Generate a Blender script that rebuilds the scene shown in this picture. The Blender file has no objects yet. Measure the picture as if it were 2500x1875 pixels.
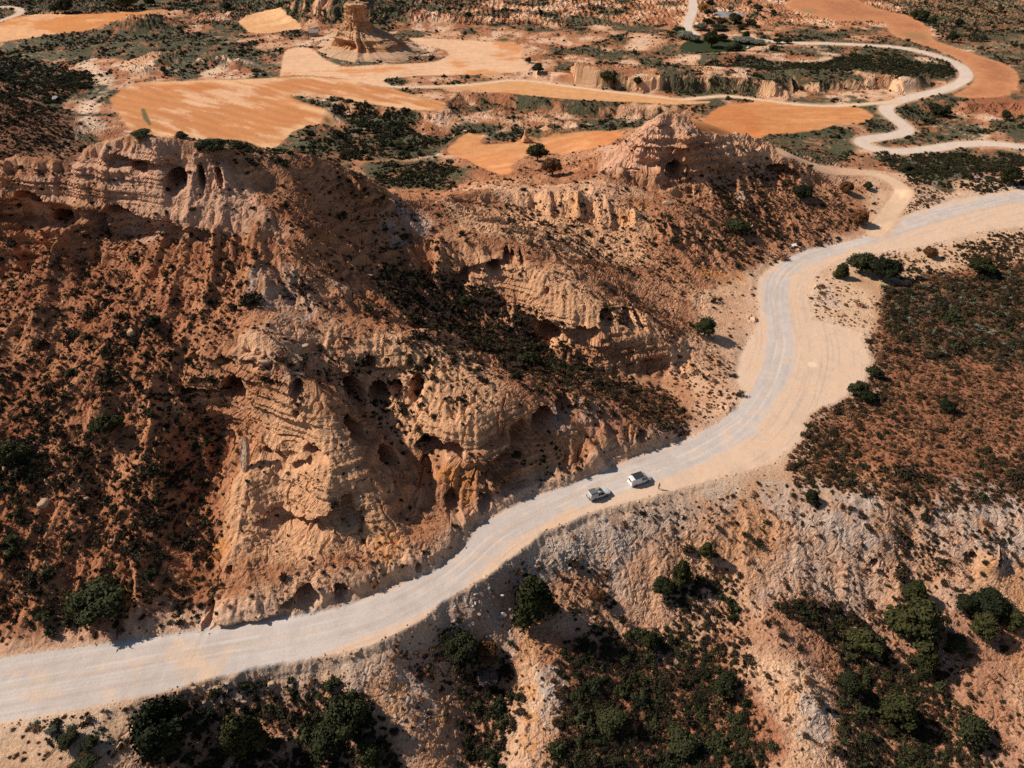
import bpy, bmesh, math, random
import numpy as np
from mathutils import Vector, Matrix

# ------------------------------------------------------------------ camera, sky, sun, exposure
sc = bpy.context.scene
CAM_H, PITCH = 110.0, math.radians(38.0)          # a drone 110 m above the dirt road, tilted 38 degrees down
FPX = 1733.0                                      # focal length in pixels of the 2500 px wide photograph
cam_d = bpy.data.cameras.new('camera'); cam = bpy.data.objects.new('camera', cam_d)
sc.collection.objects.link(cam); sc.camera = cam
cam.location = (0, 0, CAM_H); cam.rotation_euler = (math.radians(90) - PITCH, 0, 0)
cam_d.sensor_width = 36; cam_d.lens = 36 * FPX / 2500; cam_d.clip_start = 1; cam_d.clip_end = 20000
SUN_EL, SUN_FROM = math.radians(42), math.radians(165)   # azimuth (from +x, counter-clockwise) the light comes from
sd = Vector((math.cos(SUN_EL) * math.cos(SUN_FROM), math.cos(SUN_EL) * math.sin(SUN_FROM), math.sin(SUN_EL)))
w = bpy.data.worlds.new('World'); sc.world = w; w.use_nodes = True
wn = w.node_tree; bg = wn.nodes['Background']
sky = wn.nodes.new('ShaderNodeTexSky'); sky.sky_type = 'NISHITA'; sky.sun_disc = False
sky.sun_elevation = SUN_EL; sky.sun_rotation = math.pi / 2 - SUN_FROM
sky.air_density = 1.0; sky.dust_density = 0.6; sky.ozone_density = 1.0
wn.links.new(sky.outputs[0], bg.inputs[0]); bg.inputs[1].default_value = 0.062
sun_d = bpy.data.lights.new('sun', 'SUN'); sun_d.energy = 5.0; sun_d.angle = math.radians(0.6); sun_d.color = (1.0, 0.90, 0.79)
sun = bpy.data.objects.new('sun', sun_d); sc.collection.objects.link(sun)
sun.rotation_euler = sd.to_track_quat('Z', 'Y').to_euler(); sun.location = (-200, 40, 300)
sc.view_settings.view_transform = 'Standard'; sc.view_settings.look = 'None'
sc.view_settings.exposure = 0.14; sc.view_settings.gamma = 1.0
sc.cycles.max_bounces = 6; sc.cycles.diffuse_bounces = 3; sc.cycles.transparent_max_bounces = 4
sc.cycles.use_denoising = False; sc.cycles.sample_clamp_indirect = 4

COL = sc.collection
random.seed(7); RNG = np.random.default_rng(11)
f32 = np.float32

# ------------------------------------------------------------------ photo coordinates -> world
K = 1.13022                                        # the full view was read at 2212 px width
def F(pts): return [(p[0] * K, p[1] * K) + tuple(p[2:]) for p in pts]
ZO = dict(A=(0, 0), B=(830, 0), C=(1650, 0), D=(0, 620), E=(830, 620), G=(1650, 620), H=(0, 1235), I=(830, 1235), J=(1650, 1235))
ZO['S'] = (366, 561)
def Z(k, pts):
    c = .5889 if k == 'S' else .38584
    return [(ZO[k][0] + p[0] * c, ZO[k][1] + p[1] * c) + tuple(p[2:]) for p in pts]
CP, SP = math.cos(PITCH), math.sin(PITCH)
def ray(u, v):
    a = np.asarray(u, float) - 1250; b = 937.5 - np.asarray(v, float)
    return a, FPX * CP + b * SP, -FPX * SP + b * CP
def on_z(u, v, z=0.0):
    dx, dy, dz = ray(u, v); t = (CAM_H - z) / -dz
    return dx * t, dy * t
def project(x, y, z):
    zz = z - CAM_H; d = y * CP - zz * SP
    d = np.maximum(d, 1.0)
    return 1250 + FPX * x / d, 937.5 - FPX * (y * SP + zz * CP) / d, d

# ------------------------------------------------------------------ noise
from concurrent.futures import ThreadPoolExecutor
POOL = ThreadPoolExecutor(4); TAB = np.random.default_rng(5).random(512 * 512).astype(f32)
def _h(ix, iy, s): return TAB[(((ix + s * 37) & 511) << 9) + ((iy + s * 91) & 511)]
def par(fn, *arr):
    """run fn over four slices of the flattened arrays"""
    n = arr[0].size
    if n < 60000: return fn(*arr)
    sp = arr[0].shape; fl = [np.ascontiguousarray(a, f32).ravel() for a in arr]; c = np.linspace(0, n, 9).astype(int)
    out = list(POOL.map(lambda k: fn(*[a[c[k]:c[k + 1]] for a in fl]), range(8)))
    if isinstance(out[0], tuple): return tuple(np.concatenate([o[i] for o in out]).reshape(sp) for i in range(len(out[0])))
    return np.concatenate(out).reshape(sp)
def _vn(x, y, s):
    ix = np.floor(x); iy = np.floor(y); fx = (x - ix).astype(f32); fy = (y - iy).astype(f32)
    ix = ix.astype(np.int32); iy = iy.astype(np.int32)
    fx = fx * fx * (3 - 2 * fx); fy = fy * fy * (3 - 2 * fy)
    a = _h(ix, iy, s); b = _h(ix + 1, iy, s); c = _h(ix, iy + 1, s); d = _h(ix + 1, iy + 1, s)
    a += (b - a) * fx; c += (d - c) * fx; a += (c - a) * fy
    return a
def vnoise(x, y, s=0): return par(lambda p, q: _vn(p, q, s), x, y)
def _fbm(x, y, scale, octs, s, gain):
    t = np.zeros(x.shape, f32); a = 1.0; n = 0
    for o in range(octs):
        c, sn = f32(math.cos(.7 * o + .3) / scale * 2 ** o), f32(math.sin(.7 * o + .3) / scale * 2 ** o)
        t += f32(a) * (_vn(x * c - y * sn + f32(17.3 * o), x * sn + y * c - f32(9.1 * o), s + o) * 2 - 1); n += a; a *= gain
    return t / f32(n)
def fbm(x, y, scale, octs=4, s=0, gain=.5): return par(lambda p, q: _fbm(p, q, scale, octs, s, gain), x, y)
def sstep(a, b, x):
    t = np.clip((x - a) / (b - a), 0, 1); return t * t * (3 - 2 * t)
def gully(x, y, gx, gy, scale, s=0):
    """waves that run down the slope: fluted erosion channels"""
    return par(lambda *q: _gully(*q, scale, s), x, y, gx, gy)
def _gully(x, y, gx, gy, scale, s):
    g = np.sqrt(gx * gx + gy * gy) + 1e-4
    dx, dy = -gy / g, gx / g
    px, py = x / f32(scale), y / f32(scale); ix, iy = np.floor(px), np.floor(py); fx, fy = (px - ix).astype(f32), (py - iy).astype(f32)
    ix = ix.astype(np.int32); iy = iy.astype(np.int32)
    va = np.zeros(x.shape, f32); wt = np.zeros(x.shape, f32); ddx = np.zeros(x.shape, f32); ddy = np.zeros(x.shape, f32)
    for i in (-1, 0, 1):
        for j in (-1, 0, 1):
            ax = fx - i - .5 * _h(ix + i, iy + j, s); ay = fy - j - .5 * _h(ix + i, iy + j, s + 77)
            w_ = np.exp(-(ax * ax + ay * ay) * 2); m = (ax * dx + ay * dy) * f32(6.2832)
            va += np.cos(m) * w_; q = -np.sin(m) * w_; ddx += q * dx; ddy += q * dy; wt += w_
    return va / wt, ddx / wt, ddy / wt

# ------------------------------------------------------------------ macro relief: points read off the photo with a height
CT = []                                            # world control points x, y, z
def pt(u, v, h):
    x, y = on_z(u * K, v * K, h); CT.append((float(x), float(y), h)); return float(x), float(y)
def line(pts, step=3.0):
    W = [(*map(float, on_z(u * K, v * K, h)), h) for u, v, h in pts]
    for a, b in zip(W[:-1], W[1:]):
        n = max(1, int(math.dist(a[:2], b[:2]) / step))
        for i in range(n): CT.append(tuple(a[k] + (b[k] - a[k]) * i / n for k in range(3)))
    CT.append(W[-1]); return W
ROAD_UP = [(-160, 1455), (-60, 1432), (60, 1415), (200, 1395), (330, 1378), (420, 1364), (480, 1362), (560, 1350), (650, 1330), (740, 1312), (850, 1270), (940, 1233), (1000, 1190), (1030, 1140), (1090, 1100), (1140, 1077), (1230, 1050), (1320, 1012), (1400, 978), (1480, 948), (1550, 916), (1592, 882), (1606, 850), (1592, 815), (1600, 770), (1622, 725), (1642, 690), (1636, 640), (1640, 600), (1680, 568), (1745, 540), (1800, 530), (1860, 515), (1890, 490)]
ROAD_LO = [(-160, 1600), (-60, 1575), (150, 1535), (330, 1500), (440, 1467), (560, 1440), (700, 1415), (800, 1393), (900, 1345), (970, 1290), (1050, 1245), (1120, 1190), (1180, 1145), (1270, 1107), (1340, 1088), (1420, 1068), (1500, 1045), (1580, 1024), (1660, 1003), (1722, 955), (1748, 890), (1800, 870), (1862, 832), (1880, 780), (1850, 715), (1755, 690), (1742, 640), (1760, 595), (1810, 560), (1900, 545), (2000, 528), (2120, 500), (2230, 485)]
line([(u, v, 0) for u, v in ROAD_UP], 4); line([(u, v, 0) for u, v in ROAD_LO], 4)
ROAD_C = [(-160, 1515), (-60, 1500), (100, 1470), (250, 1443), (400, 1415), (560, 1392), (700, 1362), (830, 1323), (930, 1273), (1000, 1222), (1060, 1160), (1130, 1118), (1220, 1078), (1310, 1040), (1400, 1012), (1480, 987), (1550, 952), (1612, 908), (1655, 850), (1680, 790), (1690, 740), (1682, 690), (1674, 640), (1684, 595), (1725, 562), (1785, 540), (1850, 525), (1920, 498), (2000, 470), (2100, 442), (2230, 418), (2400, 395)]
line([(u, v, 0) for u, v in ROAD_C], 5)
line([(1890, 490, 0), (1960, 465, .2), (2060, 432, .2), (2230, 405, .2)], 5)
# skyline of the massif and what lies behind it
SKY = [(-160, 360, 41), (-60, 350, 43), (0, 347, 44), (60, 350, 44.5), (140, 350, 46), (165, 320, 51), (200, 300, 54), (300, 293, 55.2), (400, 305, 54), (500, 325, 52), (640, 330, 48), (720, 345, 45), (800, 390, 38.5), (870, 430, 32), (930, 432, 26), (980, 420, 21), (1100, 400, 16), (1200, 393, 14), (1290, 372, 15)]
KNOB = [(1400, 275, 31), (1440, 253, 33.2), (1480, 268, 31), (1540, 290, 27), (1600, 310, 22), (1660, 335, 17), (1730, 362, 13), (1762, 378, 8)]
for L_ in (SKY, KNOB):
    for x, y, h in line(L_):
        for m, q in ((1.13, .5), (1.32, .12)): CT.append((x * m, y * m, h * q))
# upper cliff foot, caprock ledge and the shaded cliff below it
line([(165, 395, 46.5), (250, 398, 46), (330, 405, 46), (420, 400, 46.5), (490, 405, 46), (540, 420, 44)])
line([(-160, 405, 40), (0, 420, 41), (100, 427, 41.3), (200, 442, 41.6), (300, 457, 41.8), (390, 480, 41), (450, 492, 40.2), (560, 490, 40)])
for u, v, h, d in ((-160, 405, 40, 11), (-80, 412, 40.5, 11), (0, 420, 41, 11), (50, 423, 41, 11), (100, 427, 41.3, 10), (150, 434, 41.4, 9), (200, 442, 41.6, 8), (250, 450, 41.7, 7), (300, 457, 41.8, 5.5), (350, 468, 41.4, 4), (390, 480, 41, 2)):
    x, y = on_z(u * K, v * K, h); CT.append((float(x) + .2, float(y) - 1.6, h - d))
line([(150, 458, 39.8), (125, 500, 37), (90, 560, 33), (40, 680, 27), (0, 770, 22.5), (-80, 900, 18)])
line([(300, 520, 36), (270, 600, 31), (250, 700, 27), (230, 800, 23), (200, 900, 18.5), (150, 1050, 13), (110, 1180, 8.5), (90, 1300, 3.5)])
line([(200, 560, 31), (170, 660, 27), (110, 800, 21), (60, 950, 16)])
line([(390, 560, 35), (370, 680, 29), (350, 800, 24), (330, 950, 17), (300, 1080, 12), (290, 1200, 8), (300, 1320, 3)])
line([(310, 900, 18), (230, 1050, 11.5), (200, 1180, 7), (170, 1320, 2)])
pt(0, 1150, 9); pt(0, 1300, 3.5); pt(-100, 1200, 8)
# middle crest down to the cave ledge
line([(560, 490, 40), (600, 520, 38.5), (595, 580, 35.5), (605, 640, 31.5), (655, 690, 28.5), (700, 720, 27), (770, 740, 25.5)])
line([(500, 560, 36), (490, 650, 31), (470, 720, 28.5), (420, 748, 28), (500, 775, 27.7), (580, 815, 27), (630, 835, 26.5)])
for u, v, h, d in ((420, 748, 28, 3), (460, 760, 28, 5), (500, 775, 27.7, 7), (540, 795, 27.3, 8), (580, 815, 27, 8), (610, 830, 26.6, 6)):
    x, y = on_z(u * K, v * K, h); CT.append((float(x) - 1.4, float(y) - 1.3, h - d))
line([(640, 838, 26.3), (700, 858, 25), (745, 920, 20), (765, 960, 17), (790, 1040, 12.5), (830, 1110, 8), (872, 1190, 3.6)])
line([(575, 900, 18.5), (560, 960, 14.5), (512, 1060, 11.5), (498, 1150, 8.2), (490, 1240, 4.5)])
line([(640, 960, 15.5), (655, 1050, 13), (690, 1075, 12.5)]); line([(600, 1110, 6), (700, 1130, 5.5), (760, 1150, 4.8), (820, 1190, 3)])
line([(440, 900, 15), (450, 1000, 9.5), (455, 1100, 5.8), (462, 1250, 2.4), (450, 1345, .4)])
line([(705, 800, 23), (760, 850, 16), (830, 900, 11), (880, 980, 7.5), (930, 1060, 4.2), (985, 1115, 2), (1012, 1150, .6)])
line([(870, 1120, 5.5), (900, 1160, 3.4), (950, 1150, 3)])
# spur two: crest, prow, alcove
line([(770, 745, 25), (850, 735, 24.5), (920, 745, 23.2), (1000, 780, 19.8), (1090, 815, 16.5), (1180, 842, 13), (1262, 865, 10.2), (1340, 905, 6.5), (1420, 945, 3.6)])
line([(900, 830, 18), (930, 890, 15), (965, 940, 12.5), (1005, 985, 10), (1045, 1000, 9), (1075, 962, 9.6), (1125, 927, 10.2), (1200, 897, 10.4), (1262, 865, 10.2)])
for u, v, h, d in ((1005, 985, 10, 4), (1045, 1000, 9, 6), (1060, 980, 9.3, 6.5), (1075, 962, 9.6, 7), (1100, 945, 10, 6.5), (1125, 927, 10.2, 6), (1160, 912, 10.3, 5), (1200, 897, 10.4, 4), (1240, 875, 10.2, 2.5)):
    x, y = on_z(u * K, v * K, h); CT.append((float(x) + 1.2, float(y) - 1.7, h - d))
line([(1120, 1010, 3.6), (1190, 985, 4), (1260, 950, 4.5)])
line([(1050, 1092, 2.8), (1100, 1070, 3), (1150, 1056, 3.2), (1230, 1030, 3.2), (1320, 993, 2.8), (1400, 961, 2.6), (1480, 932, 2.4)])
line([(455, 1338, 2.2), (470, 1326, 2.6), (560, 1310, 2.7), (650, 1288, 3), (740, 1270, 2.7), (850, 1228, 3), (920, 1208, 3), (970, 1168, 2.6), (1020, 1118, 2.6)])
line([(500, 1290, 3.2), (620, 1245, 4), (800, 1212, 3.6)])
# the scrub valley between the spurs, spur three, its cliff
line([(740, 430, 37), (800, 490, 31), (860, 560, 24), (950, 620, 17.5), (1050, 680, 12), (1150, 760, 6.5), (1300, 820, 3), (1400, 865, 1.8), (1490, 895, .8)])
line([(690, 470, 38), (720, 540, 33.5), (760, 610, 29.5), (800, 680, 26)])
line([(560, 400, 44.5), (620, 420, 43.5), (660, 480, 39.5), (690, 560, 34.5)])
line([(870, 430, 32), (900, 480, 28), (950, 530, 25.5), (1010, 545, 24), (1060, 540, 24), (1130, 560, 22), (1200, 590, 20), (1290, 640, 16), (1360, 690, 12), (1430, 728, 7.5)])
line([(1040, 565, 22.5), (1090, 575, 21), (1130, 620, 17.5), (1160, 665, 14.5), (1195, 700, 12.5), (1300, 735, 9.8), (1400, 735, 8.2), (1440, 742, 7)])
for u, v, h, d in ((1090, 575, 21, 5), (1130, 620, 17.5, 5), (1160, 665, 14.5, 6), (1195, 700, 12.5, 7), (1250, 720, 11, 5.5), (1300, 735, 9.8, 5), (1350, 735, 9, 5), (1400, 735, 8.2, 5), (1440, 742, 7, 5)):
    x, y = on_z(u * K, v * K, h); CT.append((float(x) - .3, float(y) - 1.7, h - d))
line([(1240, 800, 3.6), (1350, 800, 2.4), (1450, 790, 1.4), (1520, 820, .8)])
line([(1000, 432, 18), (1100, 472, 13.5), (1200, 485, 12), (1300, 530, 9.6), (1400, 580, 6.6), (1500, 640, 3.6), (1560, 700, 1.6), (1592, 770, .4)])
line([(1130, 408, 16.8), (1250, 428, 16.2), (1350, 440, 15)]); line([(1150, 455, 12.5), (1280, 478, 11.2), (1400, 500, 9.8)])
line([(1050, 465, 18), (1150, 502, 17.5), (1250, 545, 14.5), (1350, 610, 10.5), (1440, 670, 6)])
# the knob
line([(1290, 372, 15), (1330, 352, 20), (1400, 342, 23.4), (1480, 335, 23), (1530, 330, 22)])
for u, v, h, d in ((1330, 360, 18, 4), (1370, 352, 21, 7), (1410, 346, 22.6, 8), (1450, 342, 22.6, 8), (1490, 340, 22.4, 8), (1530, 335, 21.5, 6)):
    x, y = on_z(u * K, v * K, h); CT.append((float(x) + .4, float(y) - 1.8, h - d))
line([(1330, 392, 13.6), (1420, 398, 13.2), (1480, 400, 13.2)])
line([(1440, 400, 14.5), (1480, 440, 13.6), (1490, 490, 10.8), (1520, 540, 6.5), (1560, 592, 2.2)])
line([(1560, 390, 13), (1640, 440, 8.5), (1720, 480, 4.5), (1800, 515, 1)]); line([(1560, 470, 7.5), (1620, 530, 3.4), (1650, 565, 1)])
line([(1620, 350, 15), (1680, 378, 11.5), (1735, 385, 8.5)]); pt(1830, 440, 2.5); pt(1880, 470, .8); pt(1860, 420, 1.5); pt(1750, 420, 6)
# land below the road
line([(870, 1420, -3), (960, 1402, -5), (1080, 1372, -7), (1120, 1275, -5.5), (1250, 1232, -6), (1400, 1202, -6), (1560, 1150, -4), (1640, 1100, -2)])
line([(1040, 1400, -8.5), (1060, 1500, -12), (1030, 1600, -13.5), (1000, 1720, -14.5)]); line([(1150, 1390, -7.6), (1182, 1450, -8.6), (1165, 1550, -10.2), (1120, 1680, -11.4)])
line([(1290, 1300, -8.5), (1310, 1400, -11.5), (1400, 1480, -14), (1450, 1600, -16.5), (1500, 1720, -18)]); line([(1450, 1250, -8.5), (1520, 1330, -11.5), (1560, 1420, -13.6), (1540, 1500, -15)])
line([(1600, 1240, -8), (1650, 1300, -9.6), (1685, 1400, -10.6), (1742, 1500, -12), (1750, 1600, -13.6), (1765, 1720, -15)])
line([(1750, 1300, -11.5), (1790, 1340, -13.5), (1850, 1400, -16), (1950, 1500, -18.5), (2050, 1620, -21), (2100, 1720, -22)]); line([(2000, 1330, -11.5), (2100, 1420, -13.5), (2220, 1560, -16.5), (2300, 1700, -18)])
line([(1660, 1047, -.6), (1800, 1082, -.8), (1900, 1090, -1), (2000, 1077, -1), (2212, 1072, -1.3), (2450, 1080, -1.4)])
line([(1680, 1180, -5.6), (1900, 1200, -6.8), (2100, 1200, -6.8), (2212, 1210, -7.2), (2450, 1230, -8)])
line([(1945, 1098, -2.6), (1985, 1200, -8.6), (2000, 1280, -11)])
for q in ((1800, 900, -.6), (2100, 900, -1.2), (2100, 700, -.9), (1950, 620, -.3), (2212, 560, .5), (2350, 800, -1), (1850, 1000, -.7), (2212, 1000, -1.2), (1950, 780, -.6), (1800, 640, .1)): pt(*q)
line([(330, 1500, 0), (440, 1503, -1.6), (560, 1490, -3.2), (640, 1500, -4.5)]); line([(370, 1560, -3.2), (500, 1560, -5.5), (620, 1590, -7.2), (700, 1560, -6.6)])
for q in ((250, 1600, -1.8), (100, 1600, -.5), (0, 1640, -.7), (330, 1680, -5.5), (700, 1680, -9.5), (500, 1680, -8), (150, 1700, -1.8), (-150, 1680, -1)): pt(*q)
line([(790, 1425, -.9), (870, 1500, -4.6), (930, 1600, -8), (960, 1700, -10.5)])
for q in ((1700, 1860, -18), (1000, 1860, -16), (300, 1860, -7), (2400, 1700, -21)): pt(*q)
# far land: nearly level, with a rise on the left
for x in range(-520, 560, 60):
    for y in range(300, 900, 60):
        if abs(x) < y * .95 and not (x < -150 and y < 330): CT.append((x, y, 1.5 * math.sin(x * .013 + y * .009)))
for x, y, h in ((-330, 270, 34), (-290, 270, 30), (-260, 300, 28), (-230, 270, 19), (-215, 310, 16), (-190, 260, 9), (-180, 300, 4), (-260, 340, 17), (-300, 400, 14), (-230, 380, 5), (-330, 330, 30), (-400, 400, 30), (-150, 290, 3), (-140, 250, 5),
                (-240, 180, 38), (-260, 140, 30), (-200, 110, 20), (-240, 80, 8), (-200, 50, 0), (-240, 230, 26), (140, 20, -14), (0, 10, -15), (-100, 10, -5), (180, 60, -14), (200, 100, -8), (240, 160, -2), (300, 240, 0), (360, 300, 0), (260, 210, 0), (220, 250, 0), (190, 280, 0), (100, 320, 0), (40, 330, 0), (0, 300, 2)):
    CT.append((x, y, h))
C = np.array(CT)
_, ui = np.unique(np.round(C[:, :2] / 1.0), axis=0, return_index=True); C = C[np.sort(ui)]
def solve_macro():
    n = len(C); d = np.hypot(C[:, None, 0] - C[None, :, 0], C[:, None, 1] - C[None, :, 1])
    A = np.zeros((n + 1, n + 1)); A[:n, :n] = -d; A[:n, :n] -= np.eye(n) * .25; A[:n, n] = 1; A[n, :n] = 1
    return np.linalg.solve(A, np.append(C[:, 2], 0))
WGT = solve_macro()
GX0, GX1, GY0, GY1, GS = -460, 460, -20, 560, 1.6
gx_ = np.arange(GX0, GX1 + .1, GS); gy_ = np.arange(GY0, GY1 + .1, GS)
def macro_grid():
    out = np.zeros((len(gy_), len(gx_)), f32); cx, cy, wv = C[:, 0].astype(f32), C[:, 1].astype(f32), WGT[:-1].astype(f32)
    for r in range(len(gy_)):
        d = np.sqrt((gx_[:, None].astype(f32) - cx[None]) ** 2 + (f32(gy_[r]) - cy[None]) ** 2)
        out[r] = -(d @ wv) + WGT[-1]
    k = np.array([.06, .24, .4, .24, .06], f32)
    for ax in (0, 1): out = sum(k[i] * np.roll(out, i - 2, ax) for i in range(5))
    return out
MG = macro_grid(); GRX = np.gradient(MG, GS, axis=1); GRY = np.gradient(MG, GS, axis=0)
edge = np.minimum(np.minimum(gx_ - GX0, GX1 - gx_)[None] / 60, (GY1 - gy_)[:, None] / 80).clip(0, 1); MG *= edge
def gsamp(G, x, y):
    fx = np.clip((x - GX0) / GS, 0, len(gx_) - 1.001); fy = np.clip((y - GY0) / GS, 0, len(gy_) - 1.001)
    ix = fx.astype(int); iy = fy.astype(int); fx = (fx - ix).astype(f32); fy = (fy - iy).astype(f32)
    return (G[iy, ix] * (1 - fx) + G[iy, ix + 1] * fx) * (1 - fy) + (G[iy + 1, ix] * (1 - fx) + G[iy + 1, ix + 1] * fx) * fy
def hit(u, v, G=None):
    """where the line of sight through photo pixel u, v meets the macro relief"""
    dx, dy, dz = ray(np.atleast_1d(u), np.atleast_1d(v)); n = np.sqrt(dx * dx + dy * dy + dz * dz); dx, dy, dz = dx / n, dy / n, dz / n
    t = np.minimum((CAM_H - 60) / -np.minimum(dz, -.02), 2500)
    for _ in range(140):
        g = CAM_H + dz * t - gsamp(MG, dx * t, dy * t)
        if (g < .02).all(): break
        t = t + np.where(g > .02, np.maximum(g * .55, .03), 0)
    t = np.where(t > 2500, 2500, t)
    return dx * t, dy * t
def W2(pts):                                       # polygon in photo pixels -> polygon on the ground
    u = [p[0] for p in pts]; v = [p[1] for p in pts]; x, y = hit(u, v)
    return np.stack([x, y], 1)
def seg_dist(x, y, P):
    """distance to a polyline and the position along it"""
    d = np.full(x.shape, 1e9, f32)
    for a, b in zip(P[:-1], P[1:]):
        ex, ey = b[0] - a[0], b[1] - a[1]; L2 = ex * ex + ey * ey + 1e-9
        t = np.clip(((x - a[0]) * ex + (y - a[1]) * ey) / L2, 0, 1)
        d = np.minimum(d, (x - a[0] - t * ex) ** 2 + (y - a[1] - t * ey) ** 2)
    return np.sqrt(d)
def side_dist(x, y, P):
    d = np.full(x.shape, 1e9, f32); sg = np.ones(x.shape, f32)
    for a, b in zip(P[:-1], P[1:]):
        ex, ey = b[0] - a[0], b[1] - a[1]; L2 = ex * ex + ey * ey + 1e-9; t = np.clip(((x - a[0]) * ex + (y - a[1]) * ey) / L2, 0, 1); q = (x - a[0] - t * ex) ** 2 + (y - a[1] - t * ey) ** 2; m = q < d
        d = np.where(m, q, d); sg = np.where(m, np.sign(ex * (y - a[1]) - ey * (x - a[0])), sg)
    return np.sqrt(d) * sg
def line_dist(x, y, P, reach):
    out = np.full(x.shape, 1e4, f32)
    m = (x > P[:, 0].min() - reach) & (x < P[:, 0].max() + reach) & (y > P[:, 1].min() - reach) & (y < P[:, 1].max() + reach)
    if m.any(): out[m] = seg_dist(x[m], y[m], P)
    return out
def poly_sd(x, y, P, reach=14):
    """signed distance to a polygon, positive inside; -1e4 away from it"""
    out = np.full(x.shape, -1e4, f32)
    m = (x > P[:, 0].min() - reach) & (x < P[:, 0].max() + reach) & (y > P[:, 1].min() - reach) & (y < P[:, 1].max() + reach)
    if not m.any(): return out
    xx, yy = x[m], y[m]; ins = np.zeros(xx.shape, bool); Q = np.vstack([P, P[:1]])
    for a, b in zip(Q[:-1], Q[1:]):
        if a[1] != b[1]: ins ^= ((a[1] > yy) != (b[1] > yy)) & (xx < (b[0] - a[0]) * (yy - a[1]) / (b[1] - a[1]) + a[0])
    d = seg_dist(xx, yy, Q); out[m] = np.where(ins, d, -d); return out
def smooth_line(P, n=4):                           # Chaikin corner cutting
    P = np.asarray(P, float)
    for _ in range(n):
        q = np.empty((2 * len(P) - 2 + 2, P.shape[1])); q[0] = P[0]; q[-1] = P[-1]
        q[1:-1:2] = P[:-1] * .75 + P[1:] * .25; q[2:-1:2] = P[:-1] * .25 + P[1:] * .75; P = q
    return P

# ------------------------------------------------------------------ roads, tracks and fields on the ground
def onz(pts, z=0.0):
    x, y = on_z([p[0] for p in pts], [p[1] for p in pts], z); return np.stack([x, y], 1)
UPX = F(ROAD_UP + [(1960, 465), (2060, 432), (2230, 405), (2420, 380)])
MAIN_POLY = np.vstack([onz(UPX), onz(F(ROAD_LO + [(2420, 460)]))[::-1]])
MAIN_C = smooth_line(onz(F(ROAD_C)), 2)
def track(pts, n=2): return smooth_line(W2(pts), n)
T_HAIR = track(Z('C', [(2400, 960), (2200, 930), (2000, 905), (1800, 910), (1600, 945), (1400, 962), (1260, 945), (1165, 905), (1190, 882), (1300, 868), (1420, 850), (1475, 820), (1410, 770), (1335, 715), (1325, 675), (1400, 640), (1550, 600), (1700, 570), (1810, 525), (1850, 470), (1790, 405), (1640, 350), (1450, 303), (1250, 287), (1000, 275), (800, 275), (620, 262), (480, 250)]))
T_THIN = track(Z('C', [(1400, 640), (1250, 655), (1000, 672), (850, 667), (650, 650), (450, 620), (300, 605), (150, 620), (0, 635)]) + Z('B', [(2000, 610), (1700, 580), (1400, 540), (1200, 512), (1080, 505), (900, 530), (700, 545), (500, 550), (350, 553), (150, 520), (0, 480), (-150, 440), (-250, 350)]))
T_DIRT = track(Z('C', [(680, 960), (850, 1040), (1000, 1080), (1200, 1085), (1330, 1120), (1430, 1185), (1440, 1240), (1370, 1320), (1330, 1390), (1260, 1470)]))
T_TOP = track(Z('C', [(130, -120), (100, 0), (118, 40), (95, 100), (62, 180), (120, 215)]))
T_NW = track(Z('A', [(-150, 50), (0, 40), (110, 45), (145, 80), (50, 115), (-60, 150)]))
T_WASH = track(Z('A', [(560, 375), (530, 400), (560, 450), (640, 485), (670, 540), (640, 600), (560, 660), (520, 740), (600, 800), (480, 860), (400, 920)]))
TRACKS = [('hairpin', T_HAIR, 3.3), ('thin', T_THIN, 1.7), ('dirt', T_DIRT, 3.0), ('top', T_TOP, 3.2), ('nw', T_NW, 2.4)]
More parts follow.
